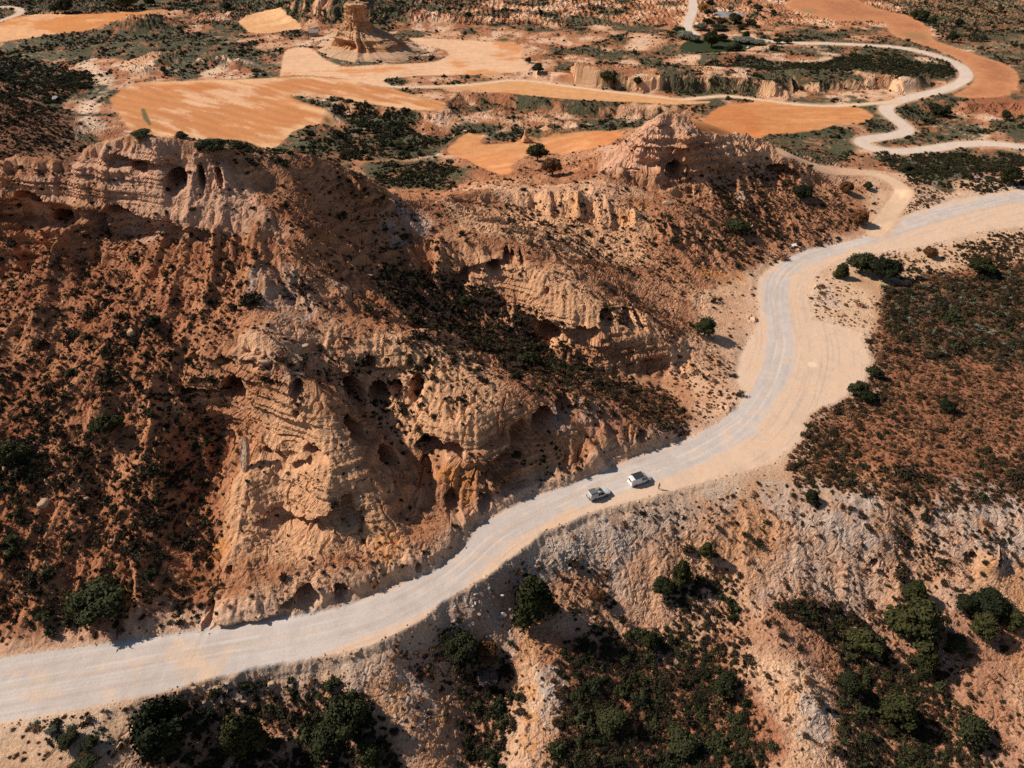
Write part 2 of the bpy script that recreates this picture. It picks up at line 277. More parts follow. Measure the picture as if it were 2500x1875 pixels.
FIELDS = {
 'orange': (Z('A', [(690, 630), (790, 555), (880, 520), (1200, 512), (1500, 505), (1760, 492), (1900, 480), (2203, 500)]) + Z('B', [(150, 535), (350, 562), (380, 578), (450, 600), (560, 625), (640, 640), (678, 660), (640, 695), (550, 702), (350, 682), (150, 652), (0, 622)]) + Z('A', [(2100, 600), (1960, 590), (1840, 595), (1830, 612), (1950, 660), (2080, 700), (2150, 755), (2000, 790), (1870, 820), (1810, 870), (1770, 920), (1700, 945), (1620, 922), (1560, 892), (1400, 882), (1200, 855), (1100, 862), (960, 852), (900, 832), (830, 836), (790, 790), (760, 720)]), (.51, .222, .083)),
 'pale': (Z('A', [(1765, 488), (1780, 440), (1790, 330), (1850, 300), (1960, 300), (2010, 340), (2080, 390), (2150, 412)]) + Z('B', [(0, 425), (230, 410), (450, 402), (600, 390), (670, 365), (692, 342), (650, 310), (560, 290), (480, 265), (400, 236), (650, 245), (900, 264), (1100, 270), (1155, 300), (1130, 350), (1180, 400), (1220, 447), (1100, 460), (900, 473), (500, 478), (300, 497), (265, 512), (330, 545), (150, 525), (0, 492)]) + Z('A', [(1900, 472)]), (.67, .43, .26)),
 'strip': (Z('B', [(480, 557), (700, 551), (900, 537), (1100, 510), (1200, 517), (1400, 546), (1700, 586), (2000, 616), (2203, 640), (2350, 640), (2330, 652), (2203, 662), (1900, 648), (1700, 642), (1500, 632), (1200, 606), (950, 572), (750, 560)]), (.60, .32, .14)),
 'small': (Z('B', [(675, 950), (720, 900), (800, 840), (850, 850), (910, 855), (882, 918), (1000, 910), (1150, 898), (1300, 870), (1450, 842), (1600, 825), (1720, 830), (1810, 850), (1700, 912), (1600, 942), (1480, 958), (1290, 968), (1200, 978), (1110, 1010), (1085, 1060), (1092, 1100), (1020, 1105), (930, 1080), (860, 1040), (790, 1000), (700, 985)]), (.57, .275, .11)),
 'east': (Z('C', [(50, 745), (200, 690), (400, 655), (560, 637), (700, 662), (850, 679), (1000, 682), (1150, 676), (1240, 720), (1245, 748), (1180, 780), (1020, 780), (930, 820), (700, 845), (500, 860), (350, 865), (250, 845), (150, 830)]), (.54, .235, .085)),
 'brown': (Z('C', [(700, 42), (690, 20), (740, -10), (820, -70), (1100, -70), (1150, 5), (1300, 60), (1450, 90), (1560, 140), (1620, 190), (1610, 240), (1700, 280), (1850, 330), (2050, 390), (2150, 440), (2172, 500), (2140, 592), (2050, 616), (1900, 620), (1720, 610), (1850, 560), (1895, 500), (1875, 440), (1810, 385), (1700, 335), (1560, 285), (1400, 238), (1340, 200), (1340, 150), (1260, 130), (1100, 130), (1040, 135), (960, 120), (850, 90), (750, 70)]), (.47, .205, .09)),
 'northwest': (Z('A', [(-160, 200), (0, 150), (100, 105), (250, 85), (500, 90), (800, 75), (1000, 62), (1090, 62), (900, 90), (830, 110), (720, 140), (650, 180), (500, 200), (350, 215), (200, 240), (0, 265), (-160, 300)]), (.55, .23, .07)),
 'north': (Z('A', [(1505, 135), (1550, 105), (1660, 70), (1780, 70), (1790, 100), (1830, 130), (1900, 160), (1915, 185), (1850, 190), (1700, 210), (1620, 215), (1560, 195), (1540, 170)]), (.62, .34, .15)),
}
FIELD_W = {k: smooth_line(np.vstack([W2(p), W2(p[:1])]), 2)[:-1] for k, (p, c) in FIELDS.items()}
POND_W = smooth_line(np.vstack([onz(q) for q in [[(1650 + .1356 * a, .1356 * b) for a, b in [(740, 215), (830, 205), (940, 215), (1080, 228), (1190, 240), (1245, 265), (1200, 300), (1080, 310), (900, 310), (780, 295), (720, 270), (740, 215)]]]]), 2)
REED_W = smooth_line(onz([(1650 + .1356 * a, .1356 * b) for a, b in [(60, 860), (120, 760), (250, 720), (520, 700), (800, 700), (1100, 720), (1400, 760), (1560, 790), (1400, 850), (1200, 920), (900, 965), (600, 950), (350, 935), (180, 900), (60, 860)]]), 2)
# scarps: a step in the ground with its steep side to the south.  front edge (photo, top), height, how far back it holds
SCARPS = [(onz(Z('B', [(1500, 470), (1700, 455), (1950, 470), (2203, 466)]) + Z('C', [(150, 470), (350, 475), (600, 502), (780, 506)]), 6.5), 6.5, 26),
          (onz(Z('C', [(800, 508), (950, 492), (1150, 492), (1380, 482), (1480, 540), (1600, 555), (1690, 530)]), 5.0), 5.0, 24),
          (onz(Z('B', [(1250, 470), (1400, 478), (1600, 520), (1750, 540)]), 3.0), 3.0, 14)]
CUTS = [(W2(Z('B', [(0, 650), (300, 697), (600, 722), (700, 690), (690, 650), (760, 585), (1000, 592), (1200, 622), (1500, 652), (1800, 664), (2200, 676), (2230, 705), (1900, 770), (1500, 800), (1250, 840), (1000, 850), (900, 830), (780, 815), (700, 880), (620, 980), (400, 1010), (0, 930), (-120, 760)])), 5.5),
        (W2(Z('C', [(1400, 680), (1600, 650), (1900, 660), (2150, 650), (2300, 700), (2200, 800), (1900, 830), (1620, 810), (1480, 760)])), 2.5)]
BUMPS = [(Z('A', [(930, 185)])[0], 9, 26, 16), (Z('A', [(2090, 70)])[0], 20, 34, 40), (Z('A', [(1050, 400)])[0], 5, 18, 12), (Z('A', [(870, 470)])[0], 4, 14, 9), (Z('A', [(1400, 420)])[0], 4, 22, 10), (Z('B', [(1180, 905)])[0], 2.2, 5, 4), (Z('B', [(1340, 860)])[0], 1.8, 5, 3.5),
         (Z('B', [(500, 130)])[0], 6, 40, 20), (Z('B', [(150, 300)])[0], 3.0, 22, 14), (F([(2075, 478)])[0], 2.6, 7, 4.5), (Z('C', [(1500, 1250)])[0], 1.6, 6, 6), (Z('C', [(820, 1580)])[0], 1.5, 2.6, 1.7), (Z('G', [(1130, 510)])[0], 1.0, 2.6, 1.4), (Z('G', [(500, 415)])[0], 2.0, 1.6, 1.8),
         (Z('C', [(1530, 1530)])[0], .7, 5, 2), (Z('G', [(360, 985)])[0], 1.5, 2.4, 2), (Z('G', [(280, 665)])[0], 1.6, 1.4, 1.3), (Z('G', [(90, 740)])[0], 1.5, 1.5, 1.3), (Z('A', [(30, 620)])[0], 4, 12, 8), (Z('J', [(1990, 385)])[0], 2.6, 2.4, 2.2),
         (Z('C', [(2050, 560)])[0], 1.0, 30, 12), (Z('C', [(300, 370)])[0], 3, 30, 14)]
BUMPS = [(onz([p])[0] if p[1] < 520 else W2([p])[0], h, rx, ry) for p, h, rx, ry in BUMPS]

FIRM = [W2(F(q)) for q in ([(430, 740), (640, 830), (780, 930), (880, 1200), (480, 1260), (490, 1060), (560, 900)], [(740, 700), (1000, 750), (1270, 860), (1280, 930), (1060, 1010), (930, 960), (760, 860)], [(1000, 530), (1200, 570), (1450, 720), (1440, 770), (1180, 720), (1080, 600)], [(450, 1345), (900, 1190), (1030, 1110), (1030, 1140), (850, 1270), (480, 1362)])]
CRAG = W2(F([(1280, 380), (1400, 270), (1440, 250), (1620, 300), (1780, 375), (1660, 430), (1500, 410), (1350, 400)]))
TALUS = [(W2(F([(130, 500), (430, 485), (560, 540), (520, 700), (470, 880), (460, 1330), (0, 1370), (-200, 1340), (-200, 650)])), .22), (W2(F([(540, 345), (720, 350), (730, 440), (640, 490), (590, 430)])), .8), (W2(F([(200, 410), (560, 430), (560, 485), (380, 470), (0, 412), (150, 385)])), .6)]
def relief(x, y, fine=True):
    """height of the land, and the masks the surfaces need"""
    z = gsamp(MG, x, y); gx = gsamp(GRX, x, y); gy = gsamp(GRY, x, y)
    sl = np.sqrt(gx * gx + gy * gy); M = {}
    for (P, h, back) in SCARPS:
        Q = np.vstack([P, P[::-1] + [0, back * 2.2]]); s = poly_sd(x, y, Q, 12); d = line_dist(x, y, P, 90); inside = s > 0
        sg = np.where(inside, d, -d); ends = np.minimum(np.hypot(x - P[0, 0], y - P[0, 1]), np.hypot(x - P[-1, 0], y - P[-1, 1]))
        wob = 2.2 * fbm(x, y, 9, 3, 31)
        b = h * sstep(-5.0, .3, sg + wob) * (1 - sstep(back * .6, back * 2, d)) * sstep(0, 14, ends) * (s > -8)
        b = b * sstep(4, 13, line_dist(x, y, T_HAIR, 16)) * sstep(3, 8, line_dist(x, y, T_THIN, 10)); z = z + b; sl = np.maximum(sl, np.where((b > .3) & (sg + wob > -4) & (sg + wob < .6), .8, 0) * (s > -8)); gy = gy + np.where((sg > -5) & (sg < 1.5) & (s > -8), .7, 0)
    for (P, h) in CUTS:
        s = poly_sd(x, y, P, 10); wob = 2.5 * fbm(x, y, 12, 3, 37)
        z = z - h * sstep(-1, 7, s + wob) * (.75 + .5 * fbm(x, y, 22, 3, 36)); sl = np.maximum(sl, .7 * sstep(-2, 2, s) * (1 - sstep(8, 14, s)))
    for (p, h, rx, ry) in BUMPS:
        q = ((x - p[0]) / rx) ** 2 + ((y - p[1]) / ry) ** 2; m = q < 4
        if m.any():
            qq = q[m] * (1 + .5 * fbm(x[m], y[m], max(rx, 2) * .6, 3, 41)); bb = h * np.exp(-qq ** 1.4 * 1.3) * sstep(4, 3, q[m]); z[m] += bb; sl[m] = np.maximum(sl[m], bb / min(rx, ry) * 1.3)
    # masks
    M['road'] = poly_sd(x, y, MAIN_POLY, 20); M['trk'] = []
    flat = sstep(-2.2, .2, M['road'] + .55 * fbm(x, y, 3.0, 3, 5))
    for n_, P, hw in TRACKS:
        d = line_dist(x, y, P, 14); M['trk'].append(d - hw); flat = np.maximum(flat, 1 - sstep(hw, hw + 2.5, d))
    M['fld'] = {}
    for k, P in FIELD_W.items():
        s = poly_sd(x, y, P, 10); M['fld'][k] = s; flat = np.maximum(flat, sstep(-1.5, .5, s))
    M['pond'] = poly_sd(x, y, POND_W, 10); M['reed'] = poly_sd(x, y, REED_W, 10)
    flat = np.maximum(flat, sstep(-2, 0, np.maximum(M['pond'], M['reed'])))
    on_road = sstep(-2.0, .1, M['road'] + .9 * fbm(x, y, 3.0, 4, 5, .65)); z = z * (1 - on_road)
    rough = 1 - flat
    calm = 1 - .68 * sstep(-.2, -1.5, z)
    for P, k_ in TALUS: calm = calm * (1 - k_ * sstep(-4, 4, poly_sd(x, y, P, 10)))
    steep = sstep(.12, .62, sl) * rough * calm
    firm = np.zeros_like(z)
    for P in FIRM: firm = np.maximum(firm, sstep(-3, 3, poly_sd(x, y, P, 10)))
    M['firm'] = firm; M['calm'] = calm; soft = 1 - .85 * firm
    hilly = sstep(.5, 4, np.abs(z)) * rough
    # erosion channels that branch down the slopes, large to small
    n0 = fbm(x, y, 34, 3, 3)
    wx = x + 2.2 * fbm(x, y, 11, 2, 51); wy = y + 2.2 * fbm(x, y, 11, 2, 61)
    g1, a1, b1 = gully(wx, wy, gx, gy, 9.5, 1)
    g1 = 1 - 2 * np.sqrt(np.clip((1 - g1) * .5, 0, 1)); z = z + steep * (1.9 * g1 * soft + .7 * n0) * np.minimum(1, .35 + np.abs(z) * .05)
    gx2 = gx + .30 * a1 * steep; gy2 = gy + .30 * b1 * steep
    g2, a2, b2 = gully(wx, wy, gx2, gy2, 3.9, 2); g2 = 1 - 2 * np.sqrt(np.clip((1 - g2) * .5, 0, 1)); z = z + steep * .68 * g2 * (1 - .6 * firm)
    crag = sstep(-4, 4, poly_sd(x, y, CRAG, 10)); z = z + crag * rough * (2.4 * (.5 - np.abs(fbm(x, y, 9, 3, 45))) + 1.2 * (.4 - np.abs(fbm(x, y, 3.5, 3, 46))))
    M['g1'], M['g2'], M['steep'], M['sl'], M['rough'], M['hilly'], M['gx'], M['gy'] = g1, g2, steep, sl, rough, hilly, gx, gy
    z = z + rough * (.9 * fbm(x, y, 16, 3, 8) * (.3 + hilly) + .05)
    if fine:
        g3, _, _ = gully(x, y, gx2 + .25 * a2, gy2 + .25 * b2, 1.55, 3); z = z + steep * .17 * g3
        # hard beds stand out as steps
        bed = (z * .36 + .9 * fbm(x, y, 30, 2, 14) + .02 * x); fr = bed - np.floor(bed)
        ter = (np.floor(bed) + sstep(.34, .66, fr) - bed) / .36
        kk = sstep(-.15, .35, fbm(x, y, 26, 3, 15)) * sstep(.4, .9, sl) * rough * calm * (1 - .85 * firm); z = z + .30 * kk * ter
        M['bed'] = fr
        r1 = fbm(x, y, 1.9, 4, 21, .7); r2 = 1 - np.abs(fbm(x, y, 4.5, 3, 23)) * 2
        z = z + rough * (.07 + .15 * hilly) * r1 + rough * hilly * .35 * (r2 - .5)
        z = z + (1 - rough) * (.03 * fbm(x, y, 1.3, 2, 25) + .05 * fbm(x, y, 6, 2, 26))
        rub = np.abs(fbm(x, y, 1.3, 4, 28, .75)); z = z + rough * (.05 + .15 * hilly + .04 * sstep(-.3, -2, z)) * (.3 - rub) * 1.5; blk = vnoise(x * 1.9 + 2 * r1, y * 1.9, 30); z = z + hilly * rough * .12 * (sstep(.5, .56, blk) - .5)
        ck = np.abs(fbm(x, y, 5.5, 3, 29, .6)); z = z - (.45 * steep + .12 * hilly) * sstep(.06, .0, ck)
        lump = np.maximum(0, fbm(x, y, 2.6, 2, 27) - .28) * 1.6; z = z + lump * steep * (.4 + .6 * (n0 > -.1))
    return z.astype(f32), M

# ------------------------------------------------------------------ tessellation: about one vertex per rendered pixel
NC, NR = 1130, 930
A_ = 1480.0
side = A_ * 1.0 + 12 * (np.exp(np.linspace(0, 5.6, 26)) - 1); core = np.linspace(-A_, A_, NC)
UA = 1250 + np.concatenate([-side[:0:-1], core, side[1:]]); NCT = len(UA)
v_uni = np.linspace(2010, -70, 620)
def plane(u, v):
    dx, dy, dz = ray(u, v); t = CAM_H / -dz; return (dx * t).astype(f32), (dy * t).astype(f32)
cs = UA[::4]; VX, UX = np.meshgrid(v_uni, cs, indexing='ij')
px_, py_ = plane(UX, VX); hz, _m = relief(px_.ravel(), py_.ravel(), False); hz = hz.reshape(px_.shape)
_, pv, _d = project(px_, py_, hz); dv = -np.diff(pv, axis=0); b0 = v_uni[0] - v_uni[1]
den = np.where(dv > 0, np.minimum(dv, 6 * b0), 0) + .28 * b0
k5 = np.ones(9) / 9
for ax in (0, 1, 0, 1): den = sum(k5[i] * np.roll(np.pad(den, 4, mode='edge'), i - 4, ax) for i in range(9))[4:-4, 4:-4]
cdf = np.vstack([np.zeros(len(cs)), np.cumsum(den, 0)]); cdf /= cdf[-1]
rows = np.stack([np.interp(np.linspace(0, 1, NR), cdf[:, j], v_uni) for j in range(len(cs))], 1)
full = np.stack([np.interp(UA, cs, rows[i]) for i in range(NR)])
near = np.linspace(2700, 2010, 22)[:-1][:, None] * np.ones(NCT); VV = np.vstack([near, full]); UU = np.broadcast_to(UA, VV.shape)
X, Y = plane(UU, VV)
fy = np.linalg.norm([X[-1], Y[-1]], axis=0); far = np.exp(np.linspace(math.log(1.012), math.log(12), 34))
X = np.vstack([X] + [X[-1:] * q for q in far]); Y = np.vstack([Y] + [Y[-1:] * q for q in far]); NRT = X.shape[0]
sh = X.shape
Zt, M = relief(X.ravel(), Y.ravel()); Zt = Zt.reshape(sh)
for k in M:
    if isinstance(M[k], np.ndarray): M[k] = M[k].reshape(sh)
M['trk'] = [a.reshape(sh) for a in M['trk']]; M['fld'] = {k: a.reshape(sh) for k, a in M['fld'].items()}
POS = np.stack([X, Y, Zt], -1).astype(f32)
# beds weather back and stand out sideways: ledges, overhangs
gl = np.sqrt(M['gx'] ** 2 + M['gy'] ** 2) + 1e-4; ox, oy = -M['gx'] / gl, -M['gy'] / gl
zz = Zt + .8 * fbm(X, Y, 20, 2, 71)
prof = .55 * (sstep(.40, .52, vnoise(zz * .62, X * .02 + 3, 72)) - .5) + .45 * (sstep(.42, .55, vnoise(zz * 1.7, Y * .05 + 5, 73)) - .5) + .25 * (sstep(.4, .55, vnoise(zz * 4.1, X * .1, 74)) - .5) + .22 * fbm(X + Zt, Y - Zt, .9, 3, 75, .7)
amt = sstep(.55, 1.6, M['sl']) * M['rough'] * 2.0 * M['calm'] * (1 - .35 * M['firm'])
POS[..., 0] += ox * prof * amt; POS[..., 1] += oy * prof * amt
# roofs of rock: the face under an edge is worn back.  edge in the photo, height and depth of the hollow (m)
UNDER = [(Z('S', [(420, 1185), (480, 1175), (600, 1168), (640, 1195), (700, 1192), (760, 1132), (830, 1125), (890, 1200)]), 4.6, 5.0), (Z('S', [(500, 948), (580, 942), (680, 928), (745, 915)]), 1.8, 2.0), (Z('S', [(1100, 852), (1180, 853), (1260, 902), (1330, 952), (1400, 972), (1440, 945), (1500, 875), (1580, 815), (1700, 740), (1800, 690)]), 5.2, 5.5),
         (Z('S', [(160, 490), (240, 530), (330, 585), (420, 640)]), 1.6, 2.2), (Z('A', [(-200, 1255), (0, 1250), (250, 1250), (430, 1315), (700, 1350), (1000, 1400), (1130, 1425), (1300, 1450), (1500, 1460)]), 8.5, 5.0), (Z('S', [(1290, 165), (1380, 135), (1440, 100), (1560, 98), (1680, 115)]), 2.6, 2.6), (Z('E', [(1650, 395), (1750, 378), (1850, 405), (1940, 390), (1990, 420)]), 2.8, 2.8),
         (Z('E', [(1280, 455), (1420, 482), (1490, 475), (1640, 450)]), 4.2, 3.6), (Z('B', [(1720, 1055), (1880, 1060), (2000, 1028), (2100, 968), (2203, 945)]), 4.2, 3.4), (Z('C', [(500, 1085), (640, 1085), (760, 1045), (815, 1105)]), 3.0, 3.0), (Z('H', [(1330, 660), (1360, 740), (1500, 725), (1700, 700), (1860, 620)]), 2.2, 1.2), (Z('A', [(640, 950), (800, 990), (1000, 1050), (1230, 1090)]), 2.4, 1.8), (Z('E', [(1380, 990), (1420, 930), (1540, 935)]), 2.0, 1.8), (Z('B', [(640, 1240), (900, 1260), (1300, 1330)]), 1.5, 1.4)]
def near(u, v, r=7):
    m = np.where((np.abs(pu - u) < r) & (np.abs(pvv - v) < r), pd, 1e9); k = np.unravel_index(np.argmin(m), sh); return (k, POS[k].copy()) if m[k] < 1e8 else (None, None)
pu, pvv, pd = project(POS[..., 0], POS[..., 1], POS[..., 2])
for E_, hh, dep in UNDER:
    R3 = [near(u, v) for u, v in E_]; R3 = [(k, p) for k, p in R3 if k is not None]
    ks = [k for k, _ in R3]; P3 = np.array([p for _, p in R3]); r0, r1 = max(0, min(k[0] for k in ks) - 110), max(k[0] for k in ks) + 60; c0, c1 = max(0, min(k[1] for k in ks) - 40), max(k[1] for k in ks) + 40
    S_ = POS[r0:r1, c0:c1]; x, y, z = S_[..., 0], S_[..., 1], S_[..., 2]; best = np.full(x.shape, 1e9, f32); zr = np.zeros_like(best); pr = np.zeros_like(best); sg = np.zeros_like(best); ix_ = np.zeros_like(best); iy_ = np.zeros_like(best); nseg = len(P3) - 1
    for i, (a_, b_) in enumerate(zip(P3[:-1], P3[1:])):
        e = b_ - a_; L2 = e[0] ** 2 + e[1] ** 2 + 1e-6; t = np.clip(((x - a_[0]) * e[0] + (y - a_[1]) * e[1]) / L2, 0, 1); dx, dy = x - a_[0] - t * e[0], y - a_[1] - t * e[1]; d = dx * dx + dy * dy
        n_ = np.array([-e[1], e[0]]) / math.sqrt(L2); n_ *= np.sign(n_ @ (a_[:2] + b_[:2]) + 1e-6); m = d < best
        best = np.where(m, d, best); zr = np.where(m, a_[2] + t * e[2], zr); pr = np.where(m, (i + t) / nseg, pr); ix_ = np.where(m, n_[0], ix_); iy_ = np.where(m, n_[1], iy_)
    q = (zr - .25 - z) / hh + .12 * fbm(x + z, y, 1.5, 2, 90); wdt = sstep(3.6, 1.4, np.sqrt(best)); prof_ = sstep(0, .16, q) * sstep(1.15, .55, q) * wdt * sstep(0, .10, pr) * sstep(1, .90, pr) * (.75 + .5 * fbm(x, y, 4, 2, 91))
    POS[r0:r1, c0:c1, 0] += ix_ * prof_ * dep; POS[r0:r1, c0:c1, 1] += iy_ * prof_ * dep
    lip = np.exp(-((z - zr) / .55) ** 2) * sstep(1.6, .3, np.sqrt(best)) * sstep(0, .10, pr) * sstep(1, .90, pr); POS[r0:r1, c0:c1, 0] -= ix_ * lip * .5; POS[r0:r1, c0:c1, 1] -= iy_ * lip * .5
# caves and hollows, pushed into the rock.  photo place, radius across, radius up (m), depth (m)
CAVES = Z('D', [(1450, 850, 3.4, 2.1, 6), (1860, 870, 1.3, 1.5, 4), (1850, 1040, .8, .6, 3), (280, 590, 2.0, .8, 3), (90, 105, 1.8, .5, 2.5), (1720, 1290, 3.2, .9, 3), (1960, 1280, 3.0, 1.0, 3), (1550, 720, 2.2, .9, 3), (1400, 670, 2.2, .8, 3)]) \
    + Z('E', [(110, 850, 2.2, 3.2, 6), (270, 900, 2.6, 2.6, 6), (465, 840, 1.8, 2.4, 5), (350, 840, 1.6, 1.5, 4), (445, 685, .7, .6, 2.5), (315, 670, .6, .5, 2.5), (210, 690, 1.6, 1.3, 4), (570, 680, 1.2, .8, 3), (110, 1090, 2.6, 1.9, 5), (320, 1260, 2.1, 2.4, 6), (570, 1210, 4.2, 2.6, 6), (690, 1260, 2.4, 1.6, 5), (570, 1400, 2.0, 1.8, 4), (1040, 30, 1.0, 1.2, 4), (1115, 20, .9, 1.0, 4), (1180, 30, .8, .9, 3), (990, 110, 2.4, 1.6, 4), (780, 170, 3, 1.1, 3), (1310, 520, 4.0, 3.6, 7), (1700, 410, 2.6, 1.9, 4), (1850, 400, 2.8, 1.5, 4), (1930, 430, 1.2, 1.6, 4), (930, 1550, 2.0, 1.1, 4), (720, 1615, 1.7, 2.2, 5), (1160, 1130, 2.6, 2.2, 3.5), (1300, 1060, 3.2, 2.0, 3.5), (1450, 990, 2.4, 1.5, 3), (1930, 1165, 1.6, .8, 2.5), (1330, 235, .8, .6, 2)]) \
    + Z('H', [(1960, 590, 2.6, 1.5, 5), (1310, 700, .9, 1.3, 3.5), (1840, 650, 1.8, .8, 3), (1430, 390, .8, .6, 3), (2180, 575, 1.4, 1.2, 4)]) + Z('I', [(40, 575, 2.2, 1.0, 4), (520, 375, .7, .6, 2), (60, 30, 1.8, 1.2, 3)]) \
    + Z('A', [(1130, 1130, 3.2, 2.2, 6), (1290, 1110, .9, 2.2, 4), (880, 1050, 2.0, 1.0, 3), (1380, 1110, .9, 1.8, 3), (400, 1360, 3, 1.2, 4), (730, 1360, 3.6, 1.2, 4), (150, 1290, 5, 1.6, 4)]) + Z('B', [(1950, 1080, 5, 1.6, 5), (2120, 1090, 3.4, 2.6, 6), (1560, 1170, 3, .8, 3)]) + Z('C', [(20, 1050, 3.4, 2.4, 6), (600, 1090, 3.4, 1.3, 5), (700, 1070, 2.6, 1.5, 5), (120, 1210, 1.0, .6, 2)]) + Z('J', [(1870, 315, 1.5, .8, 4), (2085, 330, .5, 1.2, 2.5), (1230, 350, .9, .8, 2)])
pu, pvv, pd = project(POS[..., 0], POS[..., 1], POS[..., 2])
for (u, v, ra, rb, dep) in CAVES:
    i0 = np.where((np.abs(pu - u) < 9) & (np.abs(pvv - v) < 9), pd, 1e9)
    if i0.min() > 1e8: continue
    c = POS[np.unravel_index(np.argmin(i0), sh)]
    q = np.argwhere(i0 < 1e8)[0]; r_, c_ = np.unravel_index(np.argmin(i0), sh)
    n_ = np.array([-gsamp(GRX, c[0:1], c[1:2])[0], -gsamp(GRY, c[0:1], c[1:2])[0]]); n_ = n_ / (np.linalg.norm(n_) + 1e-4)
    n_ = n_ * .55 + np.array([-c[0], -c[1]]) / np.linalg.norm(c[:2]) * .6; n_ = n_ / np.linalg.norm(n_)
    D = np.array([-n_[0] * .95, -n_[1] * .95, -.05]); S = np.array([-n_[1], n_[0], 0])
    lo, hi = max(0, c_ - 90), min(NCT, c_ + 90); ro, rh = max(0, r_ - 130), min(NRT, r_ + 130)
    R = POS[ro:rh, lo:hi] - c; a = (R @ S.astype(f32)) / ra; b = R[..., 2] / rb; al = R @ D.astype(f32)
    b = np.where(b < 0, b * .85, b)
    q = np.sqrt(a * a + b * b) + .28 * fbm(POS[ro:rh, lo:hi, 0] + 3 * POS[ro:rh, lo:hi, 2], POS[ro:rh, lo:hi, 1], max(ra, .8), 2, 81)
    push = 1.5 * dep * sstep(1.0, .5, q) * np.exp(-np.maximum(0, np.abs(al) - 1.5) * .5)
    POS[ro:rh, lo:hi] += push[..., None] * D.astype(f32)

# ------------------------------------------------------------------ colours of the ground (the earth itself, with some light and shade put into the colour)
du = np.gradient(POS, axis=1); dv_ = np.gradient(POS, axis=0); NRM = np.cross(du, dv_); AREA = np.linalg.norm(NRM, axis=-1); NRM /= AREA[..., None] + 1e-9
NRM *= np.sign(NRM[..., 2:3] + 1e-6) * np.where(np.abs(NRM[..., 2:3]) < .02, np.sign(NRM[..., 2:3] + 1e-6), 1)
X, Y, ZZ = POS[..., 0], POS[..., 1], POS[..., 2]
def lerp(c, d, m): return c * (1 - m[..., None]) + np.asarray(d, f32) * m[..., None]
def zone(pts, soft=2.0, wob=2.5, sc_=7, seed=100, z='F'):
    P = W2(F(pts) if z == 'F' else Z(z, pts)); s = poly_sd(X, Y, P, 12)
    m = s > -11; o = np.zeros(sh, f32); o[m] = sstep(-soft, soft, s[m] + wob * 1.6 * fbm(X[m], Y[m], sc_, 4, seed)); return o
def blobs(L, seed=200, z='F'):
    o = np.zeros(sh, f32); P = W2(F(L) if z == 'F' else Z(z, L))
    for (x, y), q in zip(P, L):
        r = q[2]; m = (np.abs(X - x) < r * 1.7) & (np.abs(Y - y) < r * 1.7)
        if m.any():
            d = np.hypot(X[m] - x, Y[m] - y) / r + .55 * fbm(X[m], Y[m], r * .7, 4, seed)
            o[m] = np.maximum(o[m], sstep(1.05, .55, d) * (q[3] if len(q) > 3 else 1))
    return o
n1 = fbm(X, Y, 40, 4, 301); n2 = fbm(X, Y, 9, 4, 302); n3 = fbm(X, Y, 2.2, 3, 303); n4 = fbm(X, Y, 70, 4, 304); n5 = fbm(X, Y, 17, 5, 305, .6)
depth = Y
HILL_W = np.vstack([onz(F(ROAD_UP)), [(150, 300), (110, 330), (40, 330), (0, 300), (-100, 270), (-170, 235), (-300, 215), (-330, 60)]])
hill_sd = poly_sd(X, Y, HILL_W, 6); hill = sstep(-1, 2, hill_sd)
bottom = sstep(-.3, -2.0, ZZ) * (Y < 140)
far_ = sstep(225, 300, Y) * (1 - hill)
wall = sstep(.80, .52, NRM[..., 2])
C0 = np.zeros(sh + (3,), f32)
C0[:] = (.50, .31, .18)
# the open country: rusty soil with pale wash bands and patches of herbage
C0 = lerp(C0, (.40, .185, .09), far_)
C0 = lerp(C0, (.56, .33, .19), far_ * sstep(.02, .30, n5 + .4 * n2))
C0 = lerp(C0, (.66, .46, .31), far_ * .8 * sstep(.26, .44, n5 + .45 * fbm(X, Y, 14, 4, 306)))
C0 = lerp(C0, (.33, .13, .06), far_ * sstep(.12, .35, -n2 - .3 * n3) * .7)
# the massif
hc = np.zeros_like(C0); hc[:] = (.38, .198, .105)
hc = lerp(hc, (.47, .275, .155), sstep(-.2, .5, n2 + .5 * n1)); hc = lerp(hc, (.29, .135, .065), sstep(.05, .5, n1 - .5 * n2) * .8)
hc = lerp(hc, (.53, .325, .18), wall * .75)
bz = ZZ * .8 + 1.4 * n1 + .4 * n2; b1 = vnoise(bz, X * .01 + 2, 320); b2 = vnoise(bz * 2.7, Y * .01, 321)
hc = lerp(hc, (.60, .42, .27), wall * sstep(.55, .85, b1) * .7); hc = lerp(hc, (.50, .24, .075), wall * sstep(.62, .85, b2) * .6)
C0 = lerp(C0, hc, hill)
C0 = lerp(C0, (.55, .32, .17), hill * sstep(.2, .6, n3 + .4 * n2) * .35); C0 = lerp(C0, (.22, .09, .04), hill * sstep(.15, .5, -n3 + .3 * n2) * .4)
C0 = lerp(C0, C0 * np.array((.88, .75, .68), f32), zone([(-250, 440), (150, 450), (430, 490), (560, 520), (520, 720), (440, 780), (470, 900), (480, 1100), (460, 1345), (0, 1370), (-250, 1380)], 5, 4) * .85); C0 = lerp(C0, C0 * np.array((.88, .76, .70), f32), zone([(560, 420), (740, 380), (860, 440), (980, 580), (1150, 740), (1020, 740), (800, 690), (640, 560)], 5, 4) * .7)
# slopes under the road
C0 = lerp(C0, (.53, .32, .195), bottom * (1 - hill)); C0 = lerp(C0, (.50, .27, .135), bottom * (1 - hill) * sstep(0, .4, n2))
C0 = lerp(C0, (.53, .40, .305), bottom * (1 - hill) * sstep(.1, .5, n5) * .7); C0 = lerp(C0, (.47, .26, .14), bottom * (1 - hill) * sstep(.1, .5, n3 + .6 * n2) * .5)
